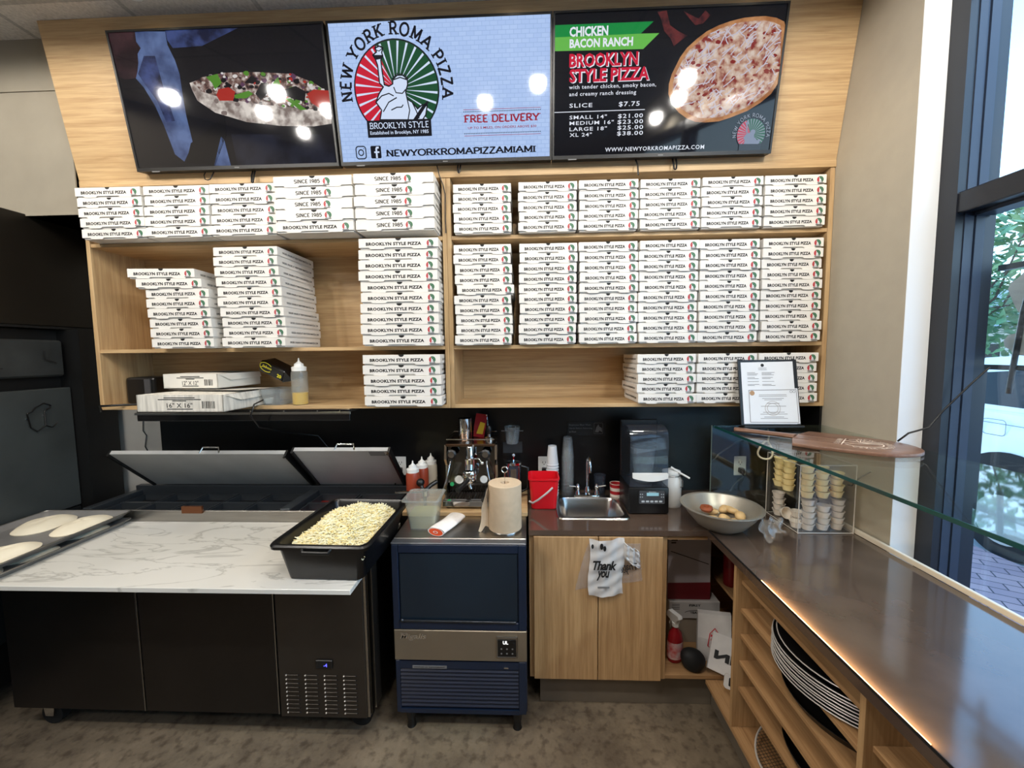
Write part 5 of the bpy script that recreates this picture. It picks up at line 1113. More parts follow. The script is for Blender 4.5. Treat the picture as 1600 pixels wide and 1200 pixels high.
def striped(loc):
    m, n, l, p = newmat('red_white_stripes'); tc = n.new('ShaderNodeTexCoord'); sp = n.new('ShaderNodeSeparateXYZ'); mu = n.new('ShaderNodeMath'); mu.operation = 'MULTIPLY'; mu.inputs[1].default_value = 26
    fr2 = n.new('ShaderNodeMath'); fr2.operation = 'FRACT'; gt = n.new('ShaderNodeMath'); gt.operation = 'GREATER_THAN'; gt.inputs[1].default_value = .5; mx = n.new('ShaderNodeMix'); mx.data_type = 'RGBA'; mx.inputs[6].default_value = rgb(226, 216, 204); mx.inputs[7].default_value = rgb(170, 26, 34)
    l.new(tc.outputs['Object'], sp.inputs[0]); l.new(sp.outputs['Z'], mu.inputs[0]); l.new(mu.outputs[0], fr2.inputs[0]); l.new(fr2.outputs[0], gt.inputs[0]); l.new(gt.outputs[0], mx.inputs[0]); l.new(mx.outputs[2], p.inputs['Base Color'])
    b_ = MB(); b_.lathe([(.032, 0), (.036, .08), (.034, .08), (.030, .004)], seg=24)
    o_ = b_.build('striped_cup', m, None, loc, smooth=40); tag(o_, 'short red and white striped cup right of the sink', 'cup')
striped((.508, 2.255, CZ1 + .0003))
t = thing('glass_tumbler', 'dark clear tumbler standing behind the tap', 'glass', (.425, 2.315, CZ1)); lpart('tumbler_body', MB().lathe([(.03, 0), (.036, .11), (.034, .11), (.028, .005)], seg=24), SMOKE, t, 40)
t = thing('metal_scoop', 'steel scoop lying behind the hand sink', 'scoop', (.215, 2.30, CZ1)) if False else None
# French press / frother
t = thing('french_press', 'black and steel French press right of the espresso machine', 'coffee press', (-.08, 2.22, BZ))
lpart('press_glass', MB().lathe([(.04, .01), (.04, .19), (.038, .19), (.037, .012)], seg=26), SMOKE, t, 40); lpart('press_coffee', MB().lathe([(.035, .012), (.035, .12)], seg=24), mat('coffee', rgb(26, 18, 14), .2), t, 40)
b = MB(); b.lathe([(.042, 0), (.042, .012)], seg=26)
for i in range(4):
    a = PI / 4 + i * PI / 2; b.tube([(.042 * math.cos(a), .042 * math.sin(a), .01), (.042 * math.cos(a), .042 * math.sin(a), .19)], .003, 6)
b.lathe([(.044, .188), (.044, .2), (.02, .208)], seg=26); b.tube([(0, 0, .2), (0, 0, .235)], .003, 6); b.sphere((0, 0, .24), .011); lpart('press_frame', b, CHROME, t, 40)
b = MB(); b.box(-.016, .016, -.047, -.043, .06, .17); lpart('press_badge', b, STEEL, t)
b = MB(); b.tube([(.043, -.01, .18), (.08, -.01, .17), (.08, -.01, .05), (.043, -.01, .03)], .007, 8); lpart('press_handle', b, BLACKP, t, 50)
# wall signs
t = thing('cup_dispenser', 'dim clear plastic holder with a label on the backsplash', 'holder', (-.09, 2.365, 1.16))
b = MB(); b.lathe([(.036, .07), (.048, .17), (.046, .17), (.034, .072)], (-.09, 2.315, 1.16), 24); part('holder_cup', b, PCUP, t, 40)
b = MB(); b.box(-.148, -.032, 2.362, 2.3655, 1.160, 1.226); part('holder_label', b, mat('dim_label', rgb(52, 52, 54), .5), t); b = MB(); b.tube([(-.155, 2.33, 1.30), (-.025, 2.33, 1.30)], .003, 6); b.tube([(-.09, 2.315, 1.23), (-.07, 2.31, 1.33)], .004, 6); part('holder_wire', b, GREYINK, t)
t = thing('hand_wash_sign', 'black hand wash sign on the backsplash above the tap', 'sign', (.35, 2.365, 1.262))
part('sign_plate', MB().box(.240, .460, 2.361, 2.3655, 1.262, 1.348, 0, .001), mat('black_sign', rgb(20, 20, 22), .35), t)
b = MB()
for s_, x1, z in (('Employees Must Wash', .378, 1.322), ('Hands Before Returning', .388, 1.302), ('to Work', .292, 1.282)): b.text(fit(font_geo(s_, .01), .250, x1, z, z + .012), lambda u, v: (u, 2.3605, v))
part('lettering', b, mat('dim_white_ink', rgb(120, 120, 122), .6), t)
b = MB(); o = rrect(.398, .450, 1.276, 1.340, .004); b.text(stroke_geo([o + o[:1]], .0016, False), lambda u, v: (u, 2.3605, v)); b.poly([(u, 2.3605, v) for u, v in ((.404, 1.285), (.412, 1.315), (.424, 1.333), (.430, 1.318), (.444, 1.310), (.446, 1.285), (.43, 1.295), (.424, 1.284))]); part('hands_picture', b, bpy.data.materials['dim_white_ink'], t)
# blender
t = thing('blender', 'black bar blender in a clear sound enclosure', 'blender', (.615, 2.08, CZ1))
b = MB(); b.box(.514, .718, 1.995, 2.20, CZ1 + .004, CZ1 + .142, 0, .008, 2); part('blender_base', b, BLACKP, t, 30)
b = MB(); b.box(.565, .695, 1.9925, 1.996, .990, 1.055, 0, .004); bp_ = part('control_panel', b, mat('grey_keypad', rgb(66, 68, 72), .35), t)
part('panel_display', MB().box(.604, .664, 1.9912, 1.993, 1.030, 1.046), mat('pale_lcd', rgb(130, 170, 180), .4, emit=rgb(120, 165, 176), estr=.5), bp_)
b = MB(); b.text(fit(font_geo('Blendtec', .02), .615, .652, 1.048, 1.053), lambda u, v: (u, 1.9918, v))
for i in range(5): b.poly([(u, 1.9918, v) for u, v in rrect(.578 + i * .022, .594 + i * .022, .996, 1.006, .003)])
for i in range(2):
    for x in (.572, .582, .678, .688): b.poly([(q[0], 1.9918, q[1]) for q in arc(x, 1.024 + i * .014, .003, .003, 0, 330, 8)])
part('key_marks', b, mat('light_ink', rgb(190, 196, 200), .5), bp_)
b = MB(); pr_ = [(2.0, 1.074), (2.0, 1.325), (2.02, 1.362), (2.06, 1.375), (2.19, 1.375), (2.19, 1.074)]
b.prism(pr_, lambda u, v, w_: (.520 + w_, u, v), .192); part('enclosure', b, SMOKE, t, 30)
b = MB(); b.lathe([(.045, 0), (.062, .17), (.066, .185), (.063, .185), (.058, .165), (.042, .005)], (.612, 2.09, 1.078), 24); jg = part('jug', b, PCUP, t, 40)
part('jug_lid', MB().lathe([(.066, .186), (.066, .202), (.03, .21)], (.612, 2.09, 1.078), 24), BLACKP, t, 40)
b = MB(); b.grid(lambda u, v: (.532 + .176 * u, 1.985 - .012 * math.sin(PI * u), 1.118 + .026 * v - .012 * math.sin(PI * u) * (1 - .4 * v) + .004), 14, 3); b.grid(lambda u, v: (.532 + .176 * u, 1.997, 1.122 + .026 * v), 14, 3); part('latch_bar', b, WHITE, t, 60)
part('enclosure_hinge', MB().box(.516, .716, 2.19, 2.205, 1.07, 1.39, 0, .004), BLACKP, t)
# jar
t = thing('storage_jar', 'white clip top jar behind the blender', 'jar', (.775, 2.13, CZ1))
lpart('jar_body', MB().lathe([(.048, 0), (.052, .008), (.052, .15), (.044, .165), (.044, .175)], seg=28), mat('milky_glass', rgb(222, 220, 214), .15), t, 40)
lpart('jar_lid', MB().lathe([(.047, .176), (.047, .19), (.02, .2)], seg=28), WHITE, t, 40)
b = MB(); b.tube([(.046 * math.cos(a), .046 * math.sin(a), .170) for a in [2 * PI * i / 24 for i in range(24)]], .0025, 6, closed=True); b.tube([(.03, -.042, .17), (.04, -.055, .15), (.04, -.054, .12), (.03, -.05, .115)], .003, 6); lpart('jar_clip', b, STEEL, t, 50)
b = MB(); b.tube([(-.01, -.02, .215), (.03, -.045, .19), (.075, -.055, .165)], .0055, 8); lpart('scoop_handle', b, WHITE, t, 50)
# bowl
t = thing('mixing_bowl', 'large steel bowl of dough scraps on the worktop corner', 'bowl', (.905, 1.848, CZ1))
lpart('bowl_body', MB().lathe([(.068, 0), (.105, .022), (.146, .07), (.166, .105), (.178, .107), (.178, .111), (.164, .110), (.142, .073), (.10, .027), (.035, .008)], seg=44), mat('bowl_steel', rgb(178, 172, 160), .34, .55, noise=.15, nscale=8), t, 40)
rr = random.Random(9); FD = mat('baked_scraps', rgb(220, 184, 130), .6, noise=.35, nscale=25, bump=.2)
for i, (x, y) in enumerate(((-.02, -.05), (.045, -.04), (.09, .0), (.03, .02), (-.035, .01), (.08, .055), (.0, .07), (.05, .075), (-.065, -.03), (.01, -.085))):
    rz = rr.uniform(.026, .036)
    b = MB(); b.sphere((0, 0, 0), rz, 0, 12, 8, (1, .75, .55))
    for v_ in b.bm.verts: v_.co *= 1 + .18 * math.sin(90 * v_.co.x + i) * math.cos(70 * v_.co.y)
    o = b.build('bread_scrap', FD, None, (.905 + x, 1.848 + y, CZ1 + .034 + 3.0 * (x * x + y * y)), (rr.uniform(-.5, .5), rr.uniform(-.5, .5), rr.uniform(0, 3)), 60)
    tag(o, 'golden bread scrap heaped in the steel mixing bowl', 'bread', 'bread scraps in the steel bowl')
b = MB(); b.M = Matrix.Translation((.862, 1.90, CZ1 + .072)); b.lathe([(.022, -.012), (.030, 0), (.026, .012), (.012, .012), (.010, .0)], seg=18); o = b.build('garlic_roll', mat('brown_roll', rgb(160, 84, 48), .5, noise=.4, nscale=20), None, None, None, 50); tag(o, 'small browned roll at the back of the mixing bowl', 'bread')
b = MB(); PW = clear('clear_film', (.95, .95, .95, 1), 1.2, .12, .12)
b.grid(lambda u, v: (1.00 + .09 * u + .01 * math.sin(9 * v), 1.71 - .03 * v + .01 * math.sin(12 * u), CZ1 + .108 - .070 * v * (1 + .3 * math.sin(6 * u)) + .008 * math.sin(14 * u + 7 * v)), 14, 8)
solo('plastic_film', 'crumpled clear plastic film hanging off the bowl rim', 'plastic film', b, PW, (1.04, 1.70, CZ1 + .08), smooth=60)
# ================================================================ RIGHT COUNTER CABINET AND ITS CONTENTS
t = thing('counter_cabinet', 'long oak cabinet with open shelves under the right worktop', 'cabinet', (1.1, .5, 0))
PY = (1.583, .965, .347, -.271, -.80)
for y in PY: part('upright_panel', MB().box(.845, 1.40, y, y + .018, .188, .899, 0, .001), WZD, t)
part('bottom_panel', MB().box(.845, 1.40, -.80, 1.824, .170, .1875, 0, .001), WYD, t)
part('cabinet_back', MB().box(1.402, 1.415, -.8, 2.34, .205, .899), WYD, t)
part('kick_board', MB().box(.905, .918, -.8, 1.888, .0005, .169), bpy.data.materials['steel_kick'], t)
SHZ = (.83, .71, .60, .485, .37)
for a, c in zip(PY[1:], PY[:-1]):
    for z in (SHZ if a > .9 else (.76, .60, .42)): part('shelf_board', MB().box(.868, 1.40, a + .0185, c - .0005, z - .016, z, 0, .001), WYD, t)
PBLK = mat('black_pan', rgb(20, 19, 19), .45, .3); PRIM = mat('pan_rim', rgb(216, 212, 206), .3, .4)
def pan(cx, cy, z, r, m, lab, group=None, h=.02, rim=True):
    t_ = thing('pizza_pan', lab, 'pizza pan', (cx, cy, z), group=group)
    lpart('pan_body', MB().lathe([(r - .02, 0), (r - .004, h * .8), (r, h), (r - .002, h + .001), (r - .007, h * .82), (r - .022, .0015)], seg=56), m, t_, 40)
    if rim: b_ = MB(); b_.tube([(r * math.cos(2 * PI * i / 56), r * math.sin(2 * PI * i / 56), h) for i in range(56)], .0020, 6, closed=True); lpart('pan_rim', b_, PRIM, t_, 50)
    return t_
g = 'steel pizza pans in one stack'; p0 = None
for i in range(8):
    loc = (1.066 + .0015 * (i % 3), 1.235, .7102 + i * .0098); lab = 'round steel pizza pan, %s of the tall stack' % ORD[8 - i]
    if p0 is None: p0 = pan(*loc, .245, PBLK, lab, g, .010)
    else: copy_tree(p0, loc, None, lab, g)
pan(1.07, 1.235, .7102 + 8 * .0098, .235, PBLK, 'dark round pan, topmost of the tall stack', g, .012)
pan(1.10, 1.245, .6002, .238, PBLK, 'black round pan on the shelf under the pan stack', None, .03, False)
pan(1.12, 1.25, .8302, .236, PBLK, 'dark round pan with steel rim on the highest shelf', None, .022)
pan(1.11, 1.245, .3702, .236, PBLK, 'black round pan low on the second shelf from the bottom', None, .04, False)
t = thing('pizza_screen', 'round wire mesh pizza screen on the cabinet bottom', 'pizza screen', (1.03, 1.40, .25), (math.radians(0), math.radians(-16), 0))
b = MB(); b.tube([(.17 * math.cos(2 * PI * i / 48), .17 * math.sin(2 * PI * i / 48), 0) for i in range(48)], .004, 6, closed=True); lpart('screen_rim', b, PRIM, t, 50)
b = MB()
for i in range(-14, 15):
    u = i * .0115; h_ = math.sqrt(.168 ** 2 - u * u); b.tube([(u, -h_, 0), (u, h_, 0)], .001, 4); b.tube([(-h_, u, .001), (h_, u, .001)], .001, 4)
lpart('wire_mesh', b, STEELD, t)
# corner bay
def carton_box(x0, x1, y0, y1, z0, z1, m, lab, name='cardboard_box'):
    t_ = thing(name, lab, 'box', ((x0 + x1) / 2, (y0 + y1) / 2, z0)); part('box_body', MB().box(x0, x1, y0, y1, z0, z1, 0, .002), m, t_); return t_
carton_box(.755, .985, 2.05, 2.33, .2045, .345, mat('tan_box', rgb(160, 146, 128), .8), 'plain tan box at the bottom of the corner bay')
q = carton_box(.745, 1.01, 2.04, 2.33, .3455, .438, mat('white_box_card', rgb(196, 192, 188), .7), 'flat white printed box in the middle of the corner bay')
b = MB(); b.text(stroke_geo([arc(.88, .37, .06, .02, 150, 30, 10)], .003, False), lambda u, v: (u, 2.0394, v)); b.text(fit(font_geo('FIRST', .03), .85, .91, .412, .424), lambda u, v: (u, 2.0394, v)); b.text(fit(font_geo('TEAM', .03), .855, .905, .372, .384), lambda u, v: (u, 2.0394, v)); b.poly([(u, 2.0394, v) for u, v in ((.755, .36), (.79, .36), (.79, .378), (.755, .378))])
for k in range(4): b.poly([(u, 2.0394, v) for u, v in ((.76, .395 + k * .009), (.80, .395 + k * .009), (.80, .398 + k * .009), (.76, .398 + k * .009))])
part('lettering', b, INK, q)
q = carton_box(.742, .966, 2.06, 2.33, .4385, .785, mat('lilac_white_box', rgb(188, 182, 186), .6), 'tall white box with a dark red band in the corner bay')
b = MB(); b.poly([(.742, 2.0594, .44), (.966, 2.0594, .44), (.966, 2.0594, .535), (.742, 2.0594, .53)]); part('red_band', b, mat('dark_red_print', rgb(120, 24, 34), .5), q)
b = MB(); b.text(stroke_geo([[(.755, .705), (.85, .672), (.955, .635)]], .004, False), lambda u, v: (u, 2.0592, v))
for x1, z in ((.79, .762), (.782, .748)): b.poly([(u, 2.0592, v) for u, v in ((.757, z), (x1, z), (x1, z + .007), (.757, z + .007))])
part('lettering', b, INK, q)
solo('bay_shelf', 'small oak shelf high in the corner bay', 'shelf', MB().box(1.02, 1.40, 1.605, 2.34, .515, .531, 0, .001), WYD, (1.2, 1.97, .515))
def bottle(loc, r, h, m, lab, cap=BLACKP, band=None):
    t_ = thing('bottle', lab, 'bottle', loc)
    lpart('bottle_body', MB().lathe([(r * .9, 0), (r, .006), (r, h * .66), (r * .45, h * .82), (r * .4, h * .9)], seg=24), m, t_, 40); lpart('bottle_cap', MB().lathe([(r * .46, h * .88), (r * .46, h)], seg=18), cap, t_, 40)
    if band: lpart('bottle_label', MB().lathe([(r * 1.01, h * .15), (r * 1.01, h * .58)], seg=24, cap0=False, cap1=False), band, t_, 40)
bottle((1.065, 2.05, .5312), .036, .30, mat('dark_red_bottle', rgb(110, 14, 20), .3), 'tall dark red bottle on the small bay shelf')
bottle((1.075, 1.90, .5312), .042, .24, mat('dark_bottle', rgb(24, 18, 18), .25), 'dark brown bottle on the small bay shelf, nearer the front', BLACKP, mat('tan_label', rgb(120, 96, 76), .6))
bottle((.925, 1.66, .1882), .034, .24, mat('lilac_bottle', rgb(176, 170, 190), .35), 'pale purple bottle on the bay floor beside the upright panel', WHITE, mat('purple_label', rgb(96, 84, 132), .5))
t = thing('spray_bottle', 'red cleaner spray bottle in the corner bay', 'spray bottle', (.738, 1.93, .2045), (0, 0, math.radians(-70)))
lpart('bottle_body', MB().lathe([(.036, 0), (.040, .008), (.040, .11), (.032, .145), (.015, .165), (.014, .18)], seg=26, sx=.8), mat('red_cleaner', rgb(150, 26, 34), .25), t, 40)
lpart('spray_collar', MB().lathe([(.017, .178), (.017, .198)], seg=18), WHITE, t, 40)
b = MB(); b.prism([(-.05, .225), (-.052, .205), (-.02, .2), (-.012, .195), (.015, .195), (.02, .215), (.035, .232), (.03, .245), (-.04, .24)], lambda u, v, w_: (u, -.012 + w_, v), .024); lpart('spray_head', b, WHITE, t)
b = MB(); b.prism([(-.03, .20), (-.04, .17), (-.034, .168), (-.022, .2)], lambda u, v, w_: (u, -.006 + w_, v), .012); lpart('trigger', b, WHITE, t)
b = MB(); b.lathe([(.041, .02), (.041, .105)], seg=26, cap0=False, cap1=False, sx=.8); lpart('bottle_label', b, mat('cleaner_label', rgb(208, 66, 66), .5, noise=.5, nscale=24, col2=rgb(226, 216, 214)), t, 40)
b = MB(); rk = random.Random(2)
b.sphere((.800, 1.866, .256), .058, 0, 22, 14, (1.0, .8, .95))
for v_ in b.bm.verts: v_.co += Vector((math.sin(60 * v_.co.z + 30 * v_.co.y), 0, math.cos(50 * v_.co.x))) * .003
for v_ in b.bm.verts: v_.co.z = max(v_.co.z, .2048)
solo('black_bag', 'small black bag slumped on the corner bay floor', 'bag', b, BLACKM, (.805, 1.875, .2045), smooth=60)
WB_ = mat('white_bag_paper', rgb(206, 202, 198), .75, noise=.08, nscale=20)
def paper_bag(loc, rot, sx, sy, sz, lab, word, wm, icon=False):
    t_ = thing('paper_bag', lab, 'paper bag', loc, rot)
    b_ = MB(); b_.loft([[(-sx, -sy, 0), (sx, -sy, 0), (sx, sy, 0), (-sx, sy, 0)], [(-sx * 1.03, -sy * 1.2, sz * .5), (sx, -sy * 1.1, sz * .45), (sx, sy * 1.1, sz * .5), (-sx, sy * 1.1, sz * .5)], [(-sx, -sy * .5, sz * .95), (sx, -sy * .4, sz), (sx, sy * .5, sz), (-sx, sy * .4, sz * .95)]], 0, True, True, True); lpart('bag_body', b_, WB_, t_)
    b_ = MB(); F = lambda u, v: (u, -sy * 1.2 - .001 + abs(v - sz * .5) / sz * sy * .0, v)
    if word: b_.text(fit(font_geo(word, .05), -sx * .8, sx * .8, sz * .52, sz * .30), lambda u, v: (u, -sy * 1.22 - .0008, v))
    if icon: 
        for s_, wd in ((1, .004),): b_.text(stroke_geo([[(-.03, sz * .35), (-.022, sz * .62), (0, sz * .75), (.022, sz * .62), (.03, sz * .35), (0, sz * .28), (-.03, sz * .35)]], wd, False), lambda u, v: (u, -sy * 1.22 - .0008, v))
        for k in range(3): b_.poly([(u, -sy * 1.22 - .0008, v) for u, v in ((-.018, sz * (.38 + k * .09)), (.018, sz * (.38 + k * .09)), (.018, sz * (.43 + k * .09)), (-.018, sz * (.43 + k * .09)))])
    lpart('bag_print', b_, wm, t_)
paper_bag((.935, 1.945, .2048), (0, 0, math.radians(-18)), .075, .035, .245, 'upright white paper bag with a red crest in the corner bay', None, RED, True)
paper_bag((.93, 1.80, .225), (math.radians(-38), math.radians(12), math.radians(-24)), .085, .022, .17, 'tilted white paper bag with big black letters in the corner bay', 'NK', INK)
t = thing('paper_tray', 'white card tray with a dark window at the bay edge', 'tray', (.935, 1.715, .21), (math.radians(-25), math.radians(8), math.radians(-20)))
b = MB(); o = rrect(-.055, .055, -.03, .03, .012); b.prism(o, lambda u, v, w_: (u, w_, v + .04), .008); lpart('tray_body', b, WB_, t)
b = MB(); b.poly([(u, -.0008, v + .04) for u, v in rrect(-.036, .036, -.017, .017, .004)]); lpart('tray_window', b, BLACKM, t)
# thin plastic bag hanging on the sink cabinet doors
PBAG = clear('thin_plastic', (.93, .92, .91, 1), 1.4, .10, .16, (.86, .84, .84, 1)); PBAG2 = clear('white_plastic_film', (.8, .8, .8, 1), 1.0, .16, .62, (.90, .90, .90, 1))
t = thing('plastic_bag', 'crumpled thank-you plastic bag hanging on the sink cabinet doors', 'plastic bag', (.36, 1.80, .91))
def wr(u, v): return .004 * math.sin(17 * u + 5 * v) + .003 * math.sin(31 * v + 9 * u)
b = MB(); b.grid(lambda u, v: (.283 + .160 * u + .006 * math.sin(6 * v), 1.795 - .012 * math.sin(PI * u) + wr(u, v) * .8, .898 - .272 * v - .006 * math.sin(5 * u)), 22, 28); part('bag_front', b, PBAG2, t, 70)
b = MB(); b.grid(lambda u, v: ((.283 - .065 * v ** .8 + (.24 + .075 * v) * u), 1.803 + wr(u * 1.3, v) * .35, (.872 - .2 * v * (1 - .1 * u) - .03 * (1 - u) * v)), 24, 20); part('bag_back', b, PBAG, t, 70)
b = MB(); b.grid(lambda u, v: (.432 + .08 * u + .02 * v, 1.792 - .012 * math.sin(5 * u) + wr(u, v) * 2, .893 - .055 * u - .10 * v + .01 * math.sin(7 * v)), 12, 10); part('bag_handle', b, PBAG2, t, 70)
b = MB()
for x, z, r_ in ((.296, .868, .006), (.338, .868, .008), (.352, .858, .007)): b.poly([(x + q[0], 1.778, z + q[1] * 1.9) for q in arc(0, 0, r_, r_, 0, 340, 12)])
b.text(fit(font_geo('Thank', .03, .9, .3), .298, .408, .755, .80), lambda u, v: (u, 1.7775, v)); b.text(fit(font_geo('you', .03, .9, .3), .315, .375, .705, .752), lambda u, v: (u, 1.7775, v))
b.text(fit(font_geo('Thank', .01, .9, .3), .505, .415, .748, .782), lambda u, v: (u, 1.796, v)); b.text(fit(font_geo('you', .01, .9, .3), .468, .425, .725, .75), lambda u, v: (u, 1.796, v))
part('bag_print', b, INK, t)
b = MB(); b.text(stroke_geo([[(.32, .672), (.375, .672)]], .009, False), lambda u, v: (u, 1.7775, v)); part('bag_logo', b, GREYINK, t)

# ================================================================ GLASS SHELF, CASE, LICENCE, PEEL
GZ = 1.382
t = thing('glass_shelf', 'long clear glass shelf with green edge above the right worktop', 'glass shelf', (1.2, 1.0, .931))
part('shelf_glass', MB().box(.9525, 1.492, -1.2, 2.040, GZ - .011, GZ), GLASSC, t)
b = MB(); b.box(.9495, .9525, -1.2, 2.040, GZ - .011, GZ); part('green_edge', b, GLASSE, t)
part('end_glass', MB().box(.943, 1.492, 2.041, 2.0475, .931, GZ), GLASSC, t)
b = MB(); b.box(.9425, .9445, 2.041, 2.0475, .931, GZ); part('end_glass_edge', b, mat('pale_glass_edge', rgb(120, 135, 130), .2), t)
for y in (-.9, .2): part('glass_support', MB().box(.97, 1.48, y, y + .008, .931, GZ - .0115), GLASSC, t)
WARM = mat('warm_led', (.9, .8, .6, 1), .5, emit=rgb(255, 176, 80), estr=20.0)
for k, (y0, y1, lab) in enumerate(((.80, 1.40, 'longer warm light strip along the worktop front edge'), (.10, .735, 'nearer warm light strip along the worktop front edge'))):
    b = MB(); b.box(.8345, .8375, y0, y1, .9302, .9362); solo('led_strip', lab, 'light strip', b, WARM, (.836, (y0 + y1) / 2, .9302))
    add_light('led_strip_light', 'AREA', (.8385, (y0 + y1) / 2, .942), 1.1, (1, .72, .36), .012, y1 - y0, (0, math.radians(-50), 0))
# acrylic case
AX0, AX1, AY0, AY1, AZ0, AZ1, AZM = 1.222, 1.466, 1.790, 2.032, .9305, 1.245, 1.085
t = thing('acrylic_case', 'clear acrylic two-level case of portion cups on the worktop', 'display case', ((AX0 + AX1) / 2, 1.9, AZ0)); e_ = .005
b = MB(); b.box(AX0, AX1, AY0, AY0 + e_, AZ0, AZ1); b.box(AX0, AX1, AY1 - e_, AY1, AZ0, AZ1); b.box(AX1 - e_, AX1, AY0 + e_, AY1 - e_, AZ0, AZ1); b.box(AX0, AX0 + e_, AY0 + e_, AY0 + .02, AZ0, AZ1); b.box(AX0, AX0 + e_, AY1 - .02, AY1 - e_, AZ0, AZ1)
part('case_wall', b, ACRYL, t)
b = MB(); b.box(AX0, AX1, AY0, AY1, AZ1, AZ1 + e_); part('case_lid', b, ACRYL, t)
for z in (AZ0, AZM - e_): part('case_shelf', MB().box(AX0 + e_, AX1 - e_, AY0 + e_, AY1 - e_, z, z + e_), ACRYL, t)
b = MB()
for x in (AX0, AX1):
    for y in (AY0, AY1): b.tube([(x, y, AZ0), (x, y, AZ1)], .0022, 6)
for z in (AZ0 + .003, AZ1): b.tube([(AX0, AY0, z), (AX1, AY0, z), (AX1, AY1, z), (AX0, AY1, z)], .0022, 6, closed=True)
part('case_edge', b, mat('acrylic_edge', rgb(205, 198, 190), .25), t)
def portion(m, lab, cat, loc, group, rot=(0, 0, 0)):
    b_ = MB(); n = 28
    def rg(r, z, f=0): return [((r + f * math.cos(14 * 2 * PI * i / n)) * math.cos(2 * PI * i / n), (r + f * math.cos(14 * 2 * PI * i / n)) * math.sin(2 * PI * i / n), z) for i in range(n)]
    b_.loft([rg(.020, 0), rg(.0265, .026, .0006), rg(.029, .027), rg(.029, .0285), rg(.026, .0285), rg(.0195, .002)], 0, True, True, True)
    o_ = b_.build('portion_cup', m, None, loc, rot, 40); return tag(o_, lab, cat, group)
YEL = mat('yellow_sauce_cup', rgb(255, 234, 172), .4); WCU = mat('pale_portion_cup', rgb(232, 222, 210), .35)
def cup_col(proto, x, y, z, n, desc, col, group):
    for i in range(n):
        lab = '%s portion cup, %s, %s' % (col, ORD[n - 1 - i], desc); loc = (x + rr.uniform(-.002, .002), y + rr.uniform(-.002, .002), z + i * .0288)
        if proto[0] is None: proto[0] = portion(proto[1], lab, 'portion cup', loc, group)
        else: copy_tree(proto[0], loc, None, lab, group)
PY_, PW_ = [None, YEL], [None, WCU]
gy, gw = 'yellow portion cups on the upper level', 'pale portion cups on the lower level'
for k, (x, y, d) in enumerate(((1.262, 1.995, 'rear left stack'), (1.262, 1.928, 'left stack just before the rear one'), (1.285, 1.835, 'front left stack'), (1.352, 1.835, 'front middle stack'), (1.420, 1.840, 'front right stack'), (1.352, 1.93, 'second row middle stack'), (1.42, 1.93, 'second row right stack'))):
    cup_col(PY_, x, y, AZM + .0005, 5 if k in (0, 1, 2) else 4, '%s, upper case level' % d, 'yellow', gy)
for k, (x, y, n, d) in enumerate(((1.262, 1.995, 4, 'rear left stack'), (1.290, 1.828, 5, 'front left stack'), (1.358, 1.828, 4, 'front middle stack'), (1.425, 1.835, 5, 'front right stack'), (1.355, 1.905, 4, 'second row middle stack'), (1.425, 1.91, 5, 'second row right stack'), (1.29, 1.898, 2, 'second row left stack'))):
    cup_col(PW_, x, y, AZ0 + e_ + .0005, n, '%s, lower case level' % d, 'pale', gw)
for x, y, z, rx, ry, lab in ((1.254, 1.850, AZ0 + .0056, 0, 0, 'single pale portion cup upright at the open case side'), (1.252, 1.945, AZ0 + .0355, 1.25, .3, 'tipped pale portion cup behind the upright single one')):
    copy_tree(PW_[0], (x, y, z), (rx, ry, 0), lab, gw)
# licence frame
t = thing('licence_frame', 'black sign holder with two licence papers on the glass shelf', 'sign holder', (1.183, 1.952, GZ + .003), (math.radians(-10.0), 0, 0))
FW, FH = .142, .335
b = MB(); b.box(-FW, FW, -.004, .004, 0.012, FH, 0, .002); b.box(-FW, FW, -.03, .025, .0, .012, 0, .003); lpart('holder_back', b, BLACKP, t)
def LP(u, v, e=0): return (u, -.0045 - e, v)
b = MB(); b.poly([LP(u, v) for u, v in ((-.128, .02), (.124, .018), (.122, .325), (-.128, .322))]); up_ = lpart('licence_paper', b, PAPER, t)
b = MB(); b.poly([LP(u, v, .0006) for u, v in ((-.105, .022), (.138, .02), (.136, .192), (-.104, .190))]); lo_ = lpart('certificate', b, PAPER, t)
b = MB(); o = [(-.098, .028), (.131, .026), (.129, .186), (-.097, .184)]; b.text(stroke_geo([o + o[:1]], .0028, False), lambda u, v: LP(u, v, .001)); rl = random.Random(6)
for z in (.160, .153, .142, .135, .118, .104, .075, .066, .052, .045):
    h_ = rl.uniform(.03, .075); b.poly([LP(u, v, .001) for u, v in ((.016 - h_, z), (.016 + h_, z), (.016 + h_, z + .0022), (.016 - h_, z + .0022))])
for z in (.27, .264, .258, .246, .24, .226, .212, .206):
    a = -.1; c = a + rl.uniform(.03, .06); b.poly([LP(u, v, .001) for u, v in ((a, z), (c, z), (c, z + .002), (a, z + .002))])
    a = -.03; c = a + rl.uniform(.03, .07); b.poly([LP(u, v, .001) for u, v in ((a, z), (c, z), (c, z + .002), (a, z + .002))])
for z in (.292, .284): b.poly([LP(u, v, .001) for u, v in ((-.045, z), (-.005, z), (-.005, z + .002), (-.045, z + .002))])
lpart('paper_print', b, GREYINK, t)
b = MB(); b.poly([LP(q[0] - .082, q[1] + .170, .0012) for q in arc(0, 0, .012, .012, 0, 340, 18)]); lpart('gold_seal', b, mat('gold_seal_ink', rgb(170, 134, 96), .5), t)
b = MB(); b.poly([LP(q[0] - .025, q[1] + .307, .0012) for q in arc(0, 0, .008, .008, 0, 340, 16)]); lpart('round_crest', b, INK, t)
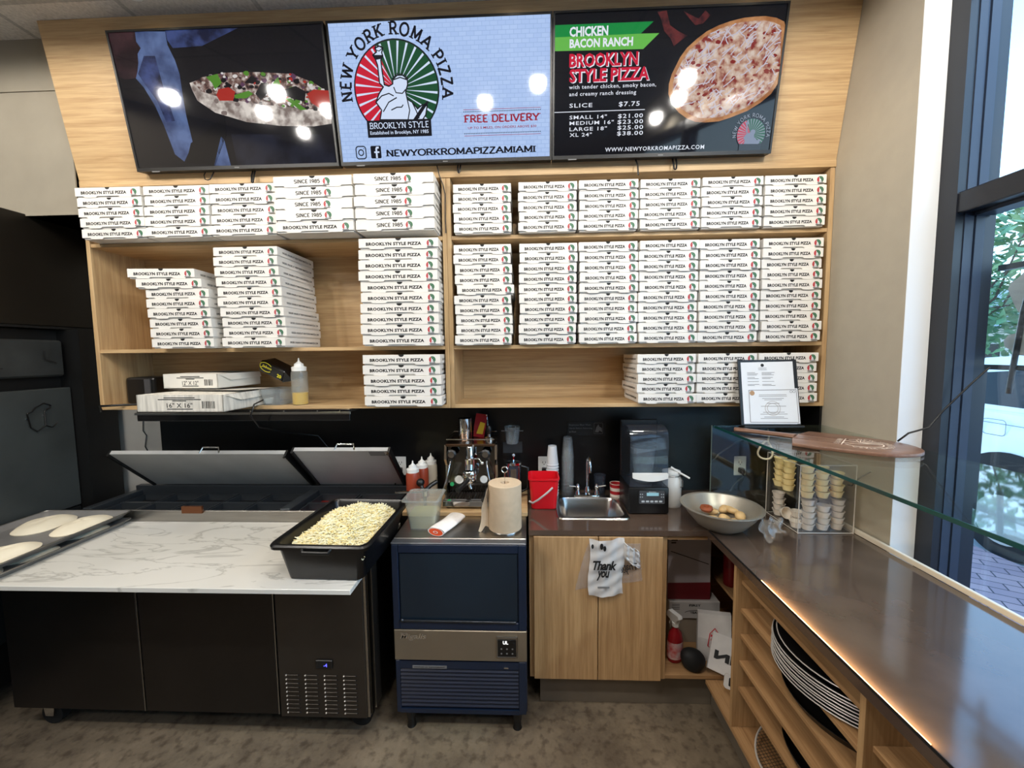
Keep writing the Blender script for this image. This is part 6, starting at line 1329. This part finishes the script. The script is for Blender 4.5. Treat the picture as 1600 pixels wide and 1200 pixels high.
b = MB(); b.text(stroke_geo([arc(.012, .095, .036, .034, 0, 360, 24), arc(.012, .095, .026, .024, 0, 360, 20)], .004, False), lambda u, v: LP(u, v, .0008)); lpart('watermark_seal', b, mat('pale_print', rgb(188, 186, 184), .7), t)
b = MB(); b.text(stroke_geo([arc(.104, .176, .006, .005, 0, 360, 12), arc(.118, .176, .006, .005, 0, 360, 12)], .002, False), lambda u, v: LP(u, v, .0012)); lpart('corner_logo', b, GREYINK, t)
# pizza peel board
t = thing('pizza_peel', 'round walnut serving board with handle and engraved emblem on glass', 'serving board', (1.155, 1.70, GZ + .0005), (0, 0, math.atan2(-.69, .72)))
hw = .158
out = [(-.02, -.06), (.0, -hw), (.10, -hw - .008), (.18, -hw * .97)] + [(.20 + .165 * math.cos(math.radians(a)), .155 * math.sin(math.radians(a))) for a in range(-78, 79, 12)] + [(.18, hw * .97), (.10, hw + .008), (.0, hw), (-.02, .06)]
b = MB(); b.prism(out, XY(0), .014); bmesh.ops.bevel(b.bm, geom=[e for e in b.bm.edges if abs(e.verts[0].co.z - e.verts[1].co.z) < 1e-6], offset=.004, segments=2, profile=.5, affect='EDGES'); lpart('board_body', b, WALNUT, t, 35)
b = MB(); b.loft([[(x, w_ * math.cos(a), .0115 + .010 * math.sin(a)) for a in [2 * PI * i / 14 for i in range(14)]] for x, w_ in ((-.02, .032), (-.06, .022), (-.18, .020), (-.245, .024), (-.255, .012))], 0, True, True, True); lpart('board_handle', b, WALNUT, t, 40)
ENG = mat('pale_engraving', rgb(232, 210, 188), .6); b = MB()
EF = lambda u, v: (.19 + 1.35 * v, -1.35 * u, .0146)
b.text(arc_text('NEW YORK ROMA PIZZA', 0, 0, .058, 192, -12, .014, .14), EF); b.text(stroke_geo([arc(0, 0, .05, .05, -40, 220, 26)], .003, False), EF)
for i in range(9): a = math.radians(100 + i * 12); b.text(stroke_geo([[(.015 * math.cos(a), .015 * math.sin(a)), (.047 * math.cos(a), .047 * math.sin(a))]], .0022, False), EF)
b.text(stroke_geo([[(-.02, -.035), (-.012, .0), (-.004, .02), (.01, .0), (.022, -.035)]], .004, False), EF); b.text(fit(slab_geo('BROOKLYN STYLE', .14), -.045, .045, -.055, -.042), EF); b.text(stroke_geo([[(-.05, -.037), (.05, -.037)]], .003, False), EF)
lpart('engraving', b, ENG, t)
b = MB(); b.tube([(x, y * .33, .0142) for x, y in ((-.015, -hw), (.15, -hw))], .0015, 4); b.tube([(x, y * .33, .0142) for x, y in ((-.015, hw), (.15, hw))], .0015, 4); lpart('board_groove', b, mat('dark_joint', rgb(84, 54, 40), .6), t)
# cables round the glass
WC = mat('cream_cable', rgb(226, 214, 186), .5)
b = MB(); pts = [(1.192 + .034 * math.cos(a), 2.005 + .012 * math.sin(a * 2), 1.262 + .045 * math.sin(a)) for a in [2 * PI * i / 28 for i in range(28)]]
b.tube(pts, .0045, 8, closed=True); b.tube([(1.20, 2.0, 1.307), (1.205, 2.0, 1.34), (1.20, 2.005, 1.370)], .004, 8); solo('cable_coil', 'cream cable coil hanging under the glass shelf', 'cable', b, WC, (1.192, 2.005, 1.262), smooth=60)
cord('black cable climbing from the outlet behind the end glass', [(1.252, 2.33, 1.06), (1.25, 2.30, 1.03), (1.20, 2.29, 1.0), (1.17, 2.29, .95)], .005, nm='power_cable')
cord('thin black cable sagging behind the end glass toward the coil', [(1.06, 2.31, 1.0), (1.055, 2.3, 1.10), (1.10, 2.29, 1.17), (1.19, 2.28, 1.24), (1.27, 2.27, 1.28)], .004, nm='power_cable')
struct('trim_3', MB().box(.8322, .8342, -1.5, 1.80, .9301, .9385), BLACKM, label='thin black lip added along the worktop front edge to hide the light strip', cat='trim')  # lip added to block the light strip's outer face from view
cord('black wire running from the beige wall across the window frame', [(1.494, 1.636, 1.39), (1.50, 1.60, 1.43), (1.56, 1.585, 1.455), (1.598, 1.575, 1.52), (1.65, 1.54, 1.62), (1.696, 1.52, 1.69)], .0035, nm='wall_wire')
cord('short black wire end low on the beige wall by the cup case', [(1.496, 1.87, 1.13), (1.494, 1.845, 1.135), (1.494, 1.83, 1.16), (1.495, 1.80, 1.19), (1.495, 1.75, 1.23)], .0035, nm='wall_wire')
# ================================================================ OUTSIDE THE WINDOW
def pavers():
    m, n, l, p = newmat('brick_pavers'); p.inputs['Roughness'].default_value = .85
    tc = n.new('ShaderNodeTexCoord'); br = n.new('ShaderNodeTexBrick'); br.inputs['Color1'].default_value = rgb(176, 138, 134); br.inputs['Color2'].default_value = rgb(152, 120, 122); br.inputs['Mortar'].default_value = rgb(70, 58, 62)
    br.inputs['Scale'].default_value = 1.0; br.inputs['Brick Width'].default_value = .21; br.inputs['Row Height'].default_value = .105; br.inputs['Mortar Size'].default_value = .005
    mp = n.new('ShaderNodeMapping'); mp.inputs['Rotation'].default_value = (0, 0, .55)
    l.new(tc.outputs['Object'], mp.inputs[0]); l.new(mp.outputs[0], br.inputs['Vector']); l.new(br.outputs[0], p.inputs['Base Color']); return m
struct('ground', MB().box(1.761, 4.0, -14, 16, -.13, -.005), pavers(), label='brick paver sidewalk outside the window', cat='ground')
struct('road', MB().box(4.0, 60, -30, 60, -.25, -.10), mat('asphalt', rgb(168, 170, 172), .9, noise=.15, nscale=2), label='sunlit grey road beyond the sidewalk', cat='road')
# parked car
CARW = mat('white_paint', rgb(222, 230, 236), .2, coat=.6); CARG = mat('car_glass', rgb(24, 34, 40), .08, spec=.3); TYRE = mat('tyre', rgb(18, 18, 19), .8)
t = thing('car', 'white car parked at the kerb outside the window', 'car', (5.1, 2.2, -.1)); x0, x1 = 4.22, 6.05
def carring(prof, ins):
    return [[(x0 + i, y, z) for (y, z), i in zip(prof, ins)], [(x1 - i, y, z) for (y, z), i in zip(prof, ins)]]
low = [(4.42, .30), (4.52, .55), (4.50, .95), (4.40, 1.20), (2.0, 1.18), (.9, 1.08), (-.25, .98), (-.42, .7), (-.38, .32)]
b = MB(); L_ = [b.v((x0 + (.05 if z > 1.1 or z < .4 else 0), y, z)) for y, z in low]; R__ = [b.v((x1 - (.05 if z > 1.1 or z < .4 else 0), y, z)) for y, z in low]
b.face(L_); b.face(R__[::-1])
for i in range(len(low)): j = (i + 1) % len(low); b.face([L_[i], L_[j], R__[j], R__[i]])
part('car_body', b, CARW, t)
top = [(4.38, 1.19), (4.22, 1.52), (4.0, 1.67), (3.4, 1.72), (2.3, 1.72), (1.9, 1.64), (1.15, 1.16)]
b = MB(); L_ = [b.v((x0 + .06 + (z - 1.16) * .28, y, z)) for y, z in top]; R__ = [b.v((x1 - .06 - (z - 1.16) * .28, y, z)) for y, z in top]
b.face(L_); b.face(R__[::-1])
for i in range(len(top)): j = (i + 1) % len(top); b.face([L_[i], L_[j], R__[j], R__[i]])
part('car_roof', b, CARW, t)
def CW(y, z, o=.004): return (x0 + .06 + (z - 1.16) * .28 - o, y, z)
for quad in (((4.22, 1.25), (4.08, 1.52), (3.30, 1.60), (3.30, 1.23)), ((3.24, 1.23), (3.24, 1.60), (2.45, 1.61), (2.45, 1.22)), ((2.38, 1.22), (2.38, 1.61), (2.0, 1.58), (1.35, 1.21))):
    b = MB(); b.poly([CW(y, z) for y, z in quad]); part('side_window', b, CARG, t)
b = MB(); b.poly([(x0 + .2, 1.17, 1.2), (x1 - .2, 1.17, 1.2), (x1 - .32, 1.86, 1.62), (x0 + .32, 1.86, 1.62)]); part('windscreen', b, CARG, t)
for y in (3.58, .62):
    part('wheel_arch', MB().cyl((x0 - .004, y, .40), (x0 + .2, y, .40), .44, seg=36), BLACKM, t, 40)
    wh = part('wheel', MB().cyl((x0 - .012, y, .235), (x0 + .2, y, .235), .335, seg=36), TYRE, t, 40); part('wheel_rim', MB().cyl((x0 - .016, y, .235), (x0 - .008, y, .235), .22, seg=28), PRIM, wh, 40)
    part('wheel', MB().cyl((x1 - .2, y, .235), (x1 + .01, y, .235), .335, seg=36), TYRE, t, 40)
b = MB()
for ln in ([(3.40, 1.18), (3.40, .85)], [(2.41, 1.18), (2.41, .35)], rrect(3.62, 3.80, .98, 1.12, .03) + [rrect(3.62, 3.80, .98, 1.12, .03)[0]], [(4.5, 1.10), (-.3, 1.02)]): b.text(stroke_geo([ln], .006, False), lambda u, v: (x0 - .003, u, v))
part('panel_seam', b, mat('seam_grey', rgb(120, 128, 136), .5), t)
# sign seen from behind
t = thing('hanging_sign', 'beige scalloped sign panel in black bars outside the window', 'sign', (1.93, 1.2, 1.6))
edge = [(1.62, 2.065)] + [(1.652 + .028 * math.sin(a), 2.03 - .035 * (1 - math.cos(a))) for a in (0, .8, 1.6, 2.4)] + [(1.655, 1.93), (1.64, 1.90), (1.615, 1.885), (1.612, 1.84), (1.63, 1.82), (1.665, 1.812), (1.68, 1.79), (1.675, 1.765), (1.655, 1.752), (1.645, 1.735), (1.60, 1.728), (1.32, 1.72), (1.32, 2.07)]
b = MB(); b.prism(edge, lambda u, v, w_: (1.92 + w_, u, v), .012); part('sign_panel_board', b, mat('beige_board', rgb(176, 166, 158), .8), t)
b = MB(); b.box(1.915, 1.94, 1.3, 1.715, 2.072, 2.094); b.box(1.915, 1.94, 1.3, 1.76, 1.672, 1.692); part('sign_bar', b, FR, t)
b = MB(); b.tube([(1.91, 1.59, 2.07), (1.91, 1.615, 1.9), (1.91, 1.632, 1.69), (1.91, 1.64, 1.58)], .009, 8); part('sign_post', b, FR, t, 50)
for y in (1.3,): part('sign_leg', MB().box(1.92, 1.94, y, y + .02, -.005, 2.07), FR, t)
part('sign_leg', MB().box(1.92, 1.94, 1.745, 1.76, -.005, 1.69), FR, t)
# trees, hedge and house across the road
LEAF = [mat('leaf_green_%d' % i, c, .6) for i, c in enumerate((rgb(128, 160, 112), rgb(104, 142, 100), rgb(164, 186, 138)))]; BARK = mat('bark', rgb(92, 80, 68), .9)
def tree(cx, cy, h, r, n, lab, seed, leafm, z0=-.1):
    t_ = thing('street_tree', lab, 'tree', (cx, cy, z0), group='trees across the road'); q = random.Random(seed)
    b_ = MB(); b_.tube([(0, 0, 0), (.05, .02, h * .3), (0, .05, h * .6)], .10, 8, 0, False, .05)
    for i in range(7): a = q.uniform(0, 6.28); b_.tube([(0, .03, h * (.3 + .04 * i)), (r * .4 * math.cos(a), r * .4 * math.sin(a), h * .6 + q.uniform(-.2, .4)), (r * .75 * math.cos(a), r * .75 * math.sin(a), h * .75 + q.uniform(-.3, .5))], .035, 6, 0, False, .01)
    lpart('trunk', b_, BARK, t_, 50); b_ = MB()
    for i in range(n):
        while True:
            p = Vector((q.uniform(-1, 1), q.uniform(-1, 1), q.uniform(-1, 1)))
            if p.length < 1 and (p.length > .45): break
        c = Vector((p.x * r, p.y * r, h * .68 + p.z * h * .36)); d = Vector((q.uniform(-1, 1), q.uniform(-1, 1), q.uniform(-.6, .6))).normalized(); s_ = d.cross(Vector((q.uniform(-1, 1), q.uniform(-1, 1), 1))).normalized(); L = q.uniform(.10, .2)
        b_.poly([c - d * L, c + s_ * L * .35, c + d * L, c - s_ * L * .35], i % 2)
    lpart('foliage', b_, leafm, t_)
tree(9.6, 9.1, 4.9, 1.5, 1800, 'leafy green tree nearest the window across the road', 1, LEAF[:2])
tree(13.2, 7.0, 5.6, 1.7, 1500, 'paler tall tree behind the nearest green tree', 2, LEAF[1:])
tree(12.0, 12.0, 4.4, 1.4, 1400, 'dark round tree beside the grey roofed house', 3, LEAF[:2])
t = thing('house', 'low pale house with a grey roof far across the road', 'house', (17, 14, -.1))
b = MB(); b.box(15, 20, 9, 19, -.1, 2.4); part('house_wall', b, mat('pale_wall', rgb(226, 220, 208), .8), t)
b = MB(); b.prism([(14.6, 2.4), (20.4, 2.4), (17.5, 4.0)], lambda u, v, w_: (u, 8.6 + w_, v), 10.8); part('house_roof', b, mat('grey_roof', rgb(176, 172, 170), .85, noise=.15, nscale=4), t)
for y in (10.5, 13.2, 16): part('window', MB().box(14.98, 15.0, y, y + 1.1, .9, 1.9), CARG, t)
t = thing('hedge', 'low green hedge in front of the pale house', 'hedge', (14.2, 13, -.1)); b = MB(); q = random.Random(12)
for i in range(1600):
    c = Vector((14.2 + q.uniform(-.5, .5), q.uniform(10.5, 16.5), q.uniform(-.1, .95))); d = Vector((q.uniform(-1, 1), q.uniform(-1, 1), q.uniform(-1, 1))).normalized(); s_ = d.cross(Vector((0, 0, 1))).normalized() ; L = .14
    b.poly([c - d * L, c + s_ * L * .5, c + d * L, c - s_ * L * .5], i % 2)
part('foliage', b, LEAF[:2], t)
